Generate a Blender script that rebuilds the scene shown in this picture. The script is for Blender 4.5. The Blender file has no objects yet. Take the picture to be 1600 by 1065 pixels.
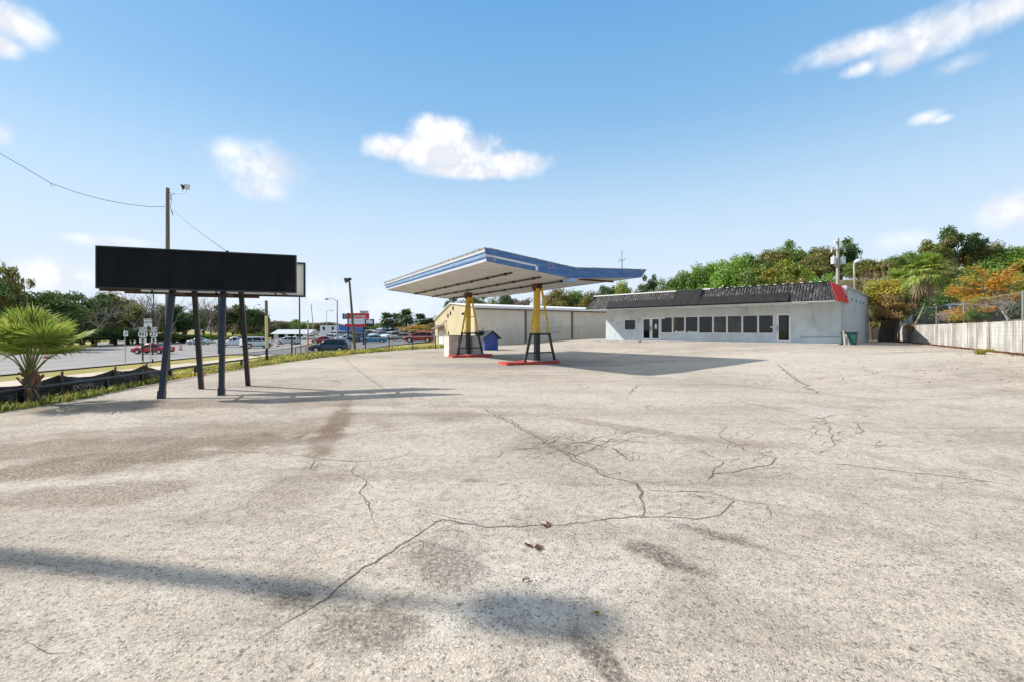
import bpy, bmesh, math, random
from mathutils import Vector, Matrix, noise as mnoise
R = math.radians
sc = bpy.context.scene
col = sc.collection

# ------------------------------------------------------------------ camera
F = 711.0; HZ = 516.0; CH = 1.75          # focal length / horizon in photo pixels, eye height
cam_d = bpy.data.cameras.new('camera'); cam = bpy.data.objects.new('camera', cam_d); col.objects.link(cam)
cam_d.sensor_width = 36; cam_d.lens = 36*F/1600; cam_d.shift_y = -(532.5-HZ)/1600
cam_d.clip_start = 0.05; cam_d.clip_end = 3000
cam.location = (0, 0, CH); cam.rotation_euler = (R(90), 0, 0)
sc.camera = cam

# ------------------------------------------------------------------ light, exposure
SUN_EL, SUN_AZ = 38.0, 10.0                # sun stands to the left, a touch beyond the camera plane
sun_dir = Vector((-math.cos(R(SUN_EL))*math.cos(R(SUN_AZ)), math.cos(R(SUN_EL))*math.sin(R(SUN_AZ)), math.sin(R(SUN_EL))))
sd = bpy.data.lights.new('sun', 'SUN'); sd.energy = 3.7; sd.angle = R(0.5); sd.color = (1.0, 0.94, 0.84)
so = bpy.data.objects.new('sun', sd); col.objects.link(so)
so.rotation_euler = sun_dir.to_track_quat('Z', 'Y').to_euler()
sc.view_settings.view_transform = 'Standard'; sc.view_settings.look = 'None'
sc.view_settings.gamma = 1.0; sc.view_settings.exposure = 0.72
sc.view_settings.use_curve_mapping = False

# ------------------------------------------------------------------ node helpers
class NT:
    def __init__(s, tree):
        s.t = tree; s.n = tree.nodes; s.l = tree.links
    def new(s, typ, **kw):
        nd = s.n.new(typ)
        for k, v in kw.items(): setattr(nd, k, v)
        return nd
    def put(s, sock, v):
        if v is None: return
        if hasattr(v, 'is_output'): s.l.new(v, sock)
        elif isinstance(v, (tuple, list)) and len(v) == 3 and sock.type == 'RGBA': sock.default_value = (*v, 1)
        else: sock.default_value = v
    def m(s, op, a, b=None, c=None, clamp=False):
        nd = s.new('ShaderNodeMath', operation=op, use_clamp=clamp)
        s.put(nd.inputs[0], a); s.put(nd.inputs[1], b); s.put(nd.inputs[2], c)
        return nd.outputs[0]
    def v(s, op, a, b=None):
        nd = s.new('ShaderNodeVectorMath', operation=op)
        s.put(nd.inputs[0], a); s.put(nd.inputs[1], b)
        return nd.outputs['Value'] if op in ('LENGTH', 'DOT_PRODUCT', 'DISTANCE') else nd.outputs[0]
    def mix(s, f, a, b, blend='MIX'):
        nd = s.new('ShaderNodeMix', data_type='RGBA', blend_type=blend)
        s.put(nd.inputs[0], f); s.put(nd.inputs[6], a); s.put(nd.inputs[7], b)
        return nd.outputs[2]
    def noise(s, vec, scale, detail=4, rough=0.55, dist=0.0, out=0):
        nd = s.new('ShaderNodeTexNoise')
        s.put(nd.inputs['Vector'], vec); nd.inputs['Scale'].default_value = scale
        nd.inputs['Detail'].default_value = detail; nd.inputs['Roughness'].default_value = rough
        nd.inputs['Distortion'].default_value = dist
        return nd.outputs[out]
    def mr(s, v, a, b, c=0.0, d=1.0, smooth=True):
        nd = s.new('ShaderNodeMapRange', interpolation_type='SMOOTHSTEP' if smooth else 'LINEAR')
        s.put(nd.inputs[0], v)
        for i, x in enumerate((a, b, c, d)): s.put(nd.inputs[i+1], x)
        return nd.outputs[0]
    def mapping(s, vec, scale=(1,1,1), rot=(0,0,0), loc=(0,0,0)):
        nd = s.new('ShaderNodeMapping'); s.put(nd.inputs[0], vec)
        nd.inputs['Scale'].default_value = scale; nd.inputs['Rotation'].default_value = rot; nd.inputs['Location'].default_value = loc
        return nd.outputs[0]

# ------------------------------------------------------------------ sky
w = bpy.data.worlds.new('World'); sc.world = w; w.use_nodes = True
nt = NT(w.node_tree); nt.n.clear()
sky = nt.new('ShaderNodeTexSky', sky_type='NISHITA', sun_disc=False, sun_elevation=R(SUN_EL), sun_rotation=math.atan2(sun_dir.x, sun_dir.y))
sky.altitude = 0; sky.air_density = 1.0; sky.dust_density = 0.6; sky.ozone_density = 1.6
tc = nt.new('ShaderNodeTexCoord').outputs['Generated']
sx = nt.new('ShaderNodeSeparateXYZ'); nt.put(sx.inputs[0], tc)
az = nt.m('ARCTAN2', sx.outputs[0], sx.outputs[1]); el = nt.m('ARCSINE', sx.outputs[2])
aev = nt.new('ShaderNodeCombineXYZ'); nt.put(aev.inputs[0], az); nt.put(aev.inputs[1], el)
aev = aev.outputs[0]
fb = nt.noise(aev, 9.0, 6, 0.60, 0.3); fb2 = nt.noise(aev, 34.0, 4, 0.62)
fb3 = nt.noise(nt.v('ADD', aev, (-0.030, 0.034, 0)), 9.0, 4, 0.60, 0.3)
def aepx(px, py):
    a = math.atan2((px-800)/F, 1); return a, math.atan((HZ-py)/F*math.cos(a))
def cloud(blobs, soft=0.35, amp=1.1, dens=1.0):
    acc = None
    for (cx, cy, rx, ry) in blobs:
        a0, e0 = aepx(cx, cy); a1, _ = aepx(cx+rx, cy); _, e1 = aepx(cx, cy-ry)
        q = nt.v('SUBTRACT', aev, (a0, e0, 0)); q = nt.v('MULTIPLY', q, (1/max(1e-4, a1-a0), 1/max(1e-4, e1-e0), 0))
        d = nt.m('SUBTRACT', 1.0, nt.v('LENGTH', q))
        acc = d if acc is None else nt.m('SMOOTH_MAX', acc, d, 0.25)
    x = nt.m('ADD', acc, nt.m('MULTIPLY', nt.m('SUBTRACT', fb, 0.5), amp))
    x = nt.m('ADD', x, nt.m('MULTIPLY', nt.m('SUBTRACT', fb2, 0.5), amp*0.45))
    eb = min(aepx(cx, cy+ry)[1] for cx, cy, rx, ry in blobs); et = max(aepx(cx, cy-ry)[1] for cx, cy, rx, ry in blobs)
    dn = nt.m('MULTIPLY', nt.mr(x, 0.0, soft), dens); und = nt.m('MULTIPLY', dn, nt.mr(el, eb, eb+(et-eb)*0.75, 1.0, 0.0))
    return dn, und
cl = [
    cloud([(612,232,60,28),(700,238,108,46),(688,204,56,32),(800,256,80,26),(735,268,118,17)], 0.70, 1.0, 0.97),
    cloud([(15,35,88,50),(5,70,45,30)], 0.75, 0.9, 0.95),
    cloud([(405,262,98,48),(405,292,60,30),(360,236,50,28)], 1.0, 0.8, 0.80),
    cloud([(1335,76,140,30),(1450,55,150,52),(1555,18,120,42),(1345,108,50,18),(1405,92,74,32)], 0.85, 1.0, 0.92),
    cloud([(1446,184,34,14),(1470,187,24,9)], 1.0, 1.1, 0.75),
    cloud([(1575,330,92,42)], 0.8, 1.0, 0.85),
    cloud([(170,377,95,13)], 0.9, 0.7, 0.6),
    cloud([(85,432,105,42)], 0.9, 0.8, 0.8),
    cloud([(1410,376,80,22)], 0.9, 0.8, 0.4),
    cloud([(520,470,300,46)], 1.1, 0.8, 0.4),
    cloud([(1500,100,60,20),(5,210,30,30)], 1.0, 1.0, 0.4),
]
dens, under = cl[0]
for c, u_ in cl[1:]: dens = nt.m('MAXIMUM', dens, c); under = nt.m('MAXIMUM', under, u_)
# the blue of the clear sky, paling to the horizon
upf = nt.mr(el, 0.0, 0.62)
clear = nt.mix(nt.mr(el, 0.25, 0.62, 0.0, 1.0, False), (1.68, 2.95, 4.2), (0.72, 2.0, 3.75))
skyc = nt.mix(0.85, sky.outputs[0], clear)
pale = nt.mr(el, 0.0, 0.46, 0.95, 0.0)
skyc = nt.mix(pale, skyc, (3.75, 4.2, 4.75))
shade = nt.m('SUBTRACT', nt.mr(nt.m('SUBTRACT', fb, fb3), -0.12, 0.10), nt.m('MULTIPLY', under, 0.55), None, True)
clc = nt.mix(shade, (4.0, 4.1, 4.45), (5.35, 5.3, 5.35))
# unseen white overhead sky, added to take the blue out of the shadows
white_fill = nt.m('MULTIPLY', nt.mr(el, 0.74, 1.0), nt.mr(fb, 0.2, 0.6, 0.75, 1.0))
skyc = nt.mix(white_fill, skyc, (4.3, 4.15, 3.95))
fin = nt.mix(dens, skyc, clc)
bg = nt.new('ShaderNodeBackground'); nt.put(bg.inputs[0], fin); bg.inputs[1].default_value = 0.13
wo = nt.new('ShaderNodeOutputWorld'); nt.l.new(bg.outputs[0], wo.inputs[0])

w.cycles.sampling_method = 'NONE'
sc.cycles.max_bounces = 6; sc.cycles.diffuse_bounces = 3; sc.cycles.glossy_bounces = 3; sc.cycles.transmission_bounces = 3

# ------------------------------------------------------------------ materials
def mat_new(name):
    m = bpy.data.materials.new(name); m.use_nodes = True
    t = NT(m.node_tree); bs = t.n['Principled BSDF']
    return m, t, bs
def mat(name, c, rough=0.7, metal=0.0, var=0.18, scale=6.0, bump=0.0, bscale=60, c2=None, spec=0.5, vz=1.0):
    """plain surface with a worn, uneven tone and optional fine relief"""
    m, t, bs = mat_new(name)
    pos = t.new('ShaderNodeTexCoord').outputs['Object']
    if vz != 1.0: pos = t.mapping(pos, (1, 1, vz))
    f = t.mr(t.noise(pos, scale, 5, 0.6), 0.3, 0.7)
    cc = c2 if c2 else tuple(x*(1-var) for x in c); ca = c if c2 else tuple(min(1, x*(1+var*0.5)) for x in c)
    t.put(bs.inputs['Base Color'], t.mix(f, ca, cc))
    bs.inputs['Roughness'].default_value = rough; bs.inputs['Metallic'].default_value = metal
    bs.inputs['Specular IOR Level'].default_value = spec
    if bump:
        b = t.new('ShaderNodeBump'); b.inputs['Strength'].default_value = bump; b.inputs['Distance'].default_value = 0.02
        t.put(b.inputs['Height'], t.noise(pos, bscale, 3, 0.6)); t.l.new(b.outputs[0], bs.inputs['Normal'])
    return m
def leafmat(name, a, b, c=None, trans=0.35, nscale=0.9):
    m = bpy.data.materials.new(name); m.use_nodes = True
    t = NT(m.node_tree); t.n.clear()
    geo = t.new('ShaderNodeNewGeometry'); oi = t.new('ShaderNodeObjectInfo')
    rnd = geo.outputs['Random Per Island']
    f = t.m('ADD', t.m('MULTIPLY', t.mr(t.noise(geo.outputs['Position'], nscale, 3, 0.6), 0.32, 0.68), 0.62), t.m('MULTIPLY', rnd, 0.38))
    cc = t.mix(f, a, b)
    if c:
        f2 = t.mr(t.noise(t.v('ADD', geo.outputs['Position'], (31, 7, 13)), nscale*0.8, 3, 0.6), 0.46, 0.58)
        cc = t.mix(f2, cc, c)
    hv = t.new('ShaderNodeHueSaturation')
    t.put(hv.inputs['Hue'], t.mr(oi.outputs['Random'], 0, 1, 0.485, 0.515, False)); t.put(hv.inputs['Value'], t.mr(rnd, 0, 1, 0.62, 1.35, False))
    t.put(hv.inputs['Color'], cc)
    d = t.new('ShaderNodeBsdfDiffuse'); tr = t.new('ShaderNodeBsdfTranslucent'); gl = t.new('ShaderNodeBsdfGlossy')
    gl.inputs['Roughness'].default_value = 0.45
    for nd in (d, tr): t.l.new(hv.outputs[0], nd.inputs[0])
    mx = t.new('ShaderNodeMixShader'); mx.inputs[0].default_value = trans
    t.l.new(d.outputs[0], mx.inputs[1]); t.l.new(tr.outputs[0], mx.inputs[2])
    m2 = t.new('ShaderNodeMixShader'); m2.inputs[0].default_value = 0.04
    t.l.new(mx.outputs[0], m2.inputs[1]); t.l.new(gl.outputs[0], m2.inputs[2])
    o = t.new('ShaderNodeOutputMaterial'); t.l.new(m2.outputs[0], o.inputs[0])
    return m
M = {}
M['black_paint'] = mat('black paint', (0.018,0.02,0.026), 0.38, 0, 0.4, 3, 0.05)
M['black_panel'] = None
m_, t_, b_ = mat_new('white acrylic'); tl = t_.new('ShaderNodeBsdfTranslucent'); tl.inputs[0].default_value = (0.85,0.83,0.78,1); mx_ = t_.new('ShaderNodeMixShader'); mx_.inputs[0].default_value = 0.5
b_.inputs['Base Color'].default_value = (0.78,0.76,0.72,1); t_.l.new(b_.outputs[0], mx_.inputs[1]); t_.l.new(tl.outputs[0], mx_.inputs[2]); t_.l.new(mx_.outputs[0], t_.n['Material Output'].inputs[0]); M['white_panel'] = m_
M['rust'] = mat('rusty steel', (0.17,0.075,0.035), 0.85, 0.1, 0, 14, 0.3, 60, c2=(0.07,0.035,0.022))
M['dark_steel'] = mat('dark steel', (0.05,0.052,0.055), 0.5, 0.5, 0.3, 5)
M['galv'] = mat('galvanised steel', (0.45,0.46,0.47), 0.45, 0.6, 0.2, 9)
M['wood'] = mat('weathered pole wood', (0.20,0.165,0.13), 0.9, 0, 0, 7, 0.5, 40, c2=(0.09,0.07,0.055), vz=0.12)
M['pale_wood'] = mat('grey bleached wood', (0.48,0.43,0.37), 0.9, 0, 0.3, 8, 0.4, 40, vz=0.12)
M['bark'] = mat('bark', (0.12,0.095,0.07), 0.95, 0, 0, 5, 0.6, 20, c2=(0.06,0.045,0.035), vz=0.3)
M['pale_bark'] = mat('pale bark', (0.40,0.35,0.30), 0.95, 0, 0, 4, 0.4, 20, c2=(0.22,0.18,0.15), vz=0.3)
M['twig'] = mat('bare twigs', (0.24,0.195,0.16), 0.95, 0, 0.3, 2)
M['brown_t'] = mat('brown twigs', (0.20,0.14,0.09), 0.95, 0, 0.3, 2); M['twig'] = mat('grey twigs', (0.33,0.29,0.25), 0.95, 0, 0.3, 2)
M['twig_pink'] = mat('dry reddish twigs', (0.40,0.25,0.18), 0.95, 0, 0.3, 2)
M['concrete'] = mat('concrete', (0.42,0.40,0.37), 0.9, 0, 0.2, 2.5, 0.2, 80)
M['tan_concrete'] = mat('tan sidewalk', (0.50,0.42,0.33), 0.9, 0, 0.18, 0.7, 0.15, 40)
M['white_paint'] = mat('white paint', (0.78,0.78,0.77), 0.5, 0, 0.1, 4)
M['soffit'] = mat('soffit white', (0.64,0.63,0.62), 0.6, 0, 0, 1.1, c2=(0.53,0.515,0.50))
M['red_paint'] = mat('red kerb paint', (0.52,0.055,0.035), 0.65, 0, 0, 4, 0.15, 60, c2=(0.36,0.06,0.045))
M['red_panel'] = mat('red roof panel', (0.72,0.035,0.022), 0.7, 0, 0.12, 2, spec=0.15)
M['yellow_paint'] = mat('yellow paint', (0.74,0.48,0.04), 0.5, 0, 0, 3, 0.1, 50, c2=(0.55,0.33,0.045))
M['pale_yellow'] = mat('faded yellow paint', (0.70,0.58,0.26), 0.6, 0, 0.15, 4)
M['orange'] = mat('orange plastic', (0.85,0.13,0.025), 0.55, 0, 0.15, 5)
M['orange_post'] = mat('orange faded post', (0.62,0.20,0.07), 0.7, 0, 0.2, 5)
M['green_bin'] = mat('green plastic', (0.01,0.10,0.085), 0.5, 0, 0.2, 4)
M['blue_shed'] = mat('blue painted boards', (0.045,0.09,0.33), 0.6, 0, 0.25, 5)
M['black_roof'] = mat('black shingle', (0.03,0.03,0.034), 0.85, 0, 0.3, 9, 0.3)
M['glass'] = mat('dark glass', (0.006,0.007,0.008), 0.04, 0, 0.3, 1.5, spec=0.5)
M['frame_white'] = mat('white aluminium', (0.76,0.77,0.77), 0.4, 0, 0.06, 4)
M['tyre'] = mat('tyre rubber', (0.02,0.02,0.02), 0.85, 0, 0.3, 9)
M['rim'] = mat('alloy rim', (0.55,0.56,0.58), 0.3, 0.8, 0.1, 9)
M['lamp_lens'] = mat('headlight lens', (0.7,0.72,0.75), 0.15, 0, 0.05, 9)
M['tail'] = mat('tail light', (0.45,0.01,0.01), 0.25, 0, 0.1, 9)
M['grass_blade'] = leafmat('yellow green weeds', (0.40,0.35,0.07), (0.52,0.46,0.10), (0.24,0.27,0.06), 0.35, 0.8)
M['litter'] = leafmat('dry leaf litter', (0.22,0.085,0.03), (0.13,0.06,0.03), None, 0.1, 2)
M['letter_black'] = mat('black lettering', (0.02,0.02,0.02), 0.6, 0, 0.1, 5)
M['letter_white'] = mat('white lettering', (0.8,0.8,0.8), 0.6, 0, 0.1, 5)
L = {
 'dark': leafmat('leaves dark green', (0.050,0.092,0.024), (0.115,0.185,0.045), None, 0.4),
 'mid': leafmat('leaves mid green', (0.10,0.18,0.03), (0.22,0.33,0.055), None, 0.4),
 'bright': leafmat('leaves bright green', (0.13,0.26,0.03), (0.29,0.46,0.06), None, 0.4),
 'yellowgreen': leafmat('leaves yellow green', (0.162,0.230,0.027), (0.351,0.365,0.047)),
 'olive': leafmat('leaves olive green', (0.12,0.155,0.03), (0.26,0.27,0.055), (0.26,0.20,0.06), 0.4),
 'gold': leafmat('leaves gold', (0.34,0.27,0.04), (0.52,0.40,0.05), (0.24,0.28,0.045)),
 'orange': leafmat('leaves orange', (0.36,0.34,0.04), (0.42,0.37,0.05), (0.62,0.24,0.04), 0.4, 1.0),
 'rust': leafmat('leaves rust', (0.36,0.21,0.07), (0.46,0.28,0.10), (0.22,0.20,0.06)),
 'brown': leafmat('leaves brown', (0.156,0.111,0.072), (0.260,0.195,0.130)),
 'far': leafmat('leaves far green', (0.085,0.111,0.058), (0.163,0.182,0.085), (0.221,0.169,0.091), 0.3, 0.25),
 'palm': leafmat('palm green', (0.13,0.21,0.03), (0.28,0.38,0.06), (0.40,0.46,0.10), 0.42, 1.4),
 'palmdark': leafmat('palm dark green', (0.045,0.083,0.027), (0.105,0.150,0.045)),
 'palmdry': leafmat('dead palm straw', (0.357,0.255,0.162), (0.442,0.332,0.221), None, 0.25),
 'ivy': leafmat('leaves fresh green', (0.080,0.208,0.032), (0.176,0.352,0.048)),
}

# ------------------------------------------------------------------ mesh builder, things and parts
class MB:
    def __init__(s): s.v = []; s.f = []; s.mi = []; s.cur = 0
    def face(s, pts):
        n = len(s.v); s.v += [Vector(p) for p in pts]; s.f.append(tuple(range(n, n+len(pts)))); s.mi.append(s.cur)
    def add(s, vs, fs):
        n = len(s.v); s.v += [Vector(p) for p in vs]
        for f in fs: s.f.append(tuple(i+n for i in f)); s.mi.append(s.cur)
    def hexa(s, p):   # 8 points: bottom ring then top ring
        s.add(p, [(3,2,1,0),(4,5,6,7),(0,1,5,4),(1,2,6,5),(2,3,7,6),(3,0,4,7)])
    def obox(s, o, ax, ay, az, a0, a1, b0, b1, c0, c1):
        o, ax, ay, az = map(Vector, (o, ax, ay, az))
        q = lambda a, b, c: o+ax*a+ay*b+az*c
        s.hexa([q(a0,b0,c0), q(a1,b0,c0), q(a1,b1,c0), q(a0,b1,c0), q(a0,b0,c1), q(a1,b0,c1), q(a1,b1,c1), q(a0,b1,c1)])
    def box(s, x0, x1, y0, y1, z0, z1): s.obox((0,0,0), (1,0,0), (0,1,0), (0,0,1), x0, x1, y0, y1, z0, z1)
    def tube(s, pts, r, n=8, cap=True):
        pts = [Vector(p) for p in pts]; k = len(pts)
        rs = r if isinstance(r, (list, tuple)) else [r]*k
        base = len(s.v); u = None
        for i, p in enumerate(pts):
            d = (pts[min(i+1, k-1)]-pts[max(i-1, 0)]).normalized()
            if u is None:
                u = d.orthogonal().normalized()
            else:
                u = (u-d*u.dot(d)); u = u.normalized() if u.length > 1e-6 else d.orthogonal().normalized()
            v = d.cross(u)
            for j in range(n):
                a = 2*math.pi*(j+0.5)/n; s.v.append(p+(u*math.cos(a)+v*math.sin(a))*rs[i])
        for i in range(k-1):
            for j in range(n):
                a = base+i*n+j; b = base+i*n+(j+1) % n
                s.f.append((a, b, b+n, a+n)); s.mi.append(s.cur)
        if cap:
            s.f.append(tuple(base+j for j in reversed(range(n)))); s.mi.append(s.cur)
            s.f.append(tuple(base+(k-1)*n+j for j in range(n))); s.mi.append(s.cur)
    def bar(s, a, b, wx, wy, up=(0,0,1)):
        a, b = Vector(a), Vector(b); d = (b-a); ln = d.length; d.normalize()
        x = d.cross(Vector(up))
        x = x.normalized() if x.length > 1e-5 else Vector((1,0,0))
        y = x.cross(d)
        s.obox(a, x, y, d, -wx/2, wx/2, -wy/2, wy/2, 0, ln)
    def prism(s, poly, d):  # polygon extruded by vector d
        n = len(poly); d = Vector(d); P = [Vector(p) for p in poly]
        s.add(P+[p+d for p in P], [tuple(reversed(range(n))), tuple(range(n, 2*n))]+[(i, (i+1) % n, (i+1) % n+n, i+n) for i in range(n)])
    def build(s, name, mats, parent=None, origin=None, smooth=False, xf=None):
        o = Vector(origin) if origin is not None else (parent.location.copy() if parent is not None else Vector((0,0,0)))
        me = bpy.data.meshes.new(name)
        vs = [xf @ p for p in s.v] if xf is not None else s.v
        me.from_pydata([tuple(p-o) for p in vs], [], s.f)
        if not isinstance(mats, (list, tuple)): mats = [mats]
        for m in mats: me.materials.append(m)
        if len(mats) > 1: me.polygons.foreach_set('material_index', s.mi)
        bm = bmesh.new(); bm.from_mesh(me); bmesh.ops.recalc_face_normals(bm, faces=bm.faces); bm.to_mesh(me); bm.free()
        if smooth:
            me.polygons.foreach_set('use_smooth', [True]*len(me.polygons))
        me.update()
        ob = bpy.data.objects.new(name, me); col.objects.link(ob)
        if parent is not None: ob.parent = parent
        else: ob.location = o
        return ob
    def local(s, name, mats, parent, smooth=False): return s.build(name, mats, parent, (0,0,0), smooth)
def tag(o, label=None, cat=None, group=None, kind=None):
    if label: o['label'] = label
    if cat: o['category'] = cat
    if group: o['group'] = group
    if kind: o['kind'] = kind
    return o
def thing(name, label, cat, loc=(0,0,0), rz=0.0, group=None):
    o = bpy.data.objects.new(name, None); col.objects.link(o); o.empty_display_size = 0.3
    o.location = loc; o.rotation_euler = (0, 0, rz)
    return tag(o, label, cat, group)
def copy_tree(o, parent=None):
    c = o.copy(); col.objects.link(c)
    if parent is not None: c.parent = parent
    for ch in [k for k in o.children]: copy_tree(ch, c)
    return c
def text_part(txt, name, m, parent, origin, ux, uy, size, align='CENTER', origin_local=True, extrude=0.004):
    cu = bpy.data.curves.new('t', 'FONT'); cu.body = txt; cu.size = size; cu.align_x = align; cu.align_y = 'CENTER'
    cu.extrude = extrude; cu.resolution_u = 3
    to = bpy.data.objects.new('t', cu); col.objects.link(to)
    dg = bpy.context.evaluated_depsgraph_get(); me = bpy.data.meshes.new_from_object(to.evaluated_get(dg))
    bpy.data.objects.remove(to); bpy.data.curves.remove(cu)
    ux = Vector(ux).normalized(); uy = Vector(uy).normalized(); uz = ux.cross(uy)
    mt = Matrix((ux, uy, uz)).transposed().to_4x4(); mt.translation = Vector(origin)-(parent.location if not origin_local else Vector((0,0,0)))
    me.transform(mt); me.materials.clear(); me.materials.append(m)
    ob = bpy.data.objects.new(name, me); col.objects.link(ob); ob.parent = parent
    return ob

# ------------------------------------------------------------------ the lie of the land
def sst(t): t = max(0.0, min(1.0, t)); return t*t*(3-2*t)
def lerp_tab(tab, x):
    if x <= tab[0][0]: return tab[0][1]
    for (a, va), (b, vb) in zip(tab, tab[1:]):
        if x <= b: return va+(vb-va)*(x-a)/(b-a)
    return tab[-1][1]
LE_T = [(-40,-11),(9.0,-11.0),(11.7,-11.1),(14,-11.7),(16.4,-12.2),(22,-12.5),(29.6,-12.4),(34,-11.8),(40,-10.2),(46,-7.0),(50,-5.2),(54,-6.5),(62,-10.5),(80,-12)]
def LE(y): return lerp_tab(LE_T, y)                       # left edge of the parking lot
def lot_z(x, y): return 0.70*sst((x+(y-24)*0.3-4)/18)
ZR_T = [(-0.50,-1.25),(-0.40,-1.10),(-0.30,-0.58),(-0.20,-0.20),(-0.13,-0.06),(0.0,0.02)]
def road_z(x, y): return lerp_tab(ZR_T, x/max(y, 45))
WP = Vector((33.0, 36.7)); WD = Vector((0.527, 0.850)); WN = Vector((0.850, -0.527))   # retaining wall line
def wall_sd(x, y): q = Vector((x, y))-WP; return q.dot(WD), q.dot(WN)
def hill_z(x, y):
    a = sst((x-2-0.12*(y-60))/62); b = sst((y-50)/42)
    return 11.0*a*b
def bank_z(s, d): return 2.08+0.10*max(0, d-3)+2.5*sst((d-8)/20)
def outer_z(x, y):
    d = LE(y)-x
    zo = road_z(x, y)+1.3*sst((y-84)/50)*sst((x/max(y,45)+0.47)/0.14)*sst((0.2-x/max(y,45))/0.2)
    if d > 0: zo = -0.03+(zo+0.03)*sst(d/13.0)
    s, dd = wall_sd(x, y)
    if d <= 0: zo = lot_z(x, y)
    zo = zo+hill_z(x, y)
    if dd > 0 and s < 40: zo = max(zo, bank_z(s, dd))
    return zo
def ground_z(x, y):
    s, d = wall_sd(x, y)
    if x > LE(y) and y < 66 and d < 0: return lot_z(x, y)
    return outer_z(x, y)
def P(px, py, Y): return Vector(((px-800)/F*Y, Y, CH-(py-HZ)/F*Y))
def hit(px, py):                                           # where a sight line meets the ground
    Y = 1.5; a = (px-800)/F; b = (py-HZ)/F; prev = None
    while Y < 500:
        g = (CH-b*Y)-ground_z(a*Y, Y)
        if g <= 0: return Vector((a*Y, Y, ground_z(a*Y, Y)))
        Y *= 1.004
    return Vector((a*200, 200, ground_z(a*200, 200)))
def flat(px, py, z=0.0):
    Y = (CH-z)*F/(py-HZ); return Vector(((px-800)/F*Y, Y, z))

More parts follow.
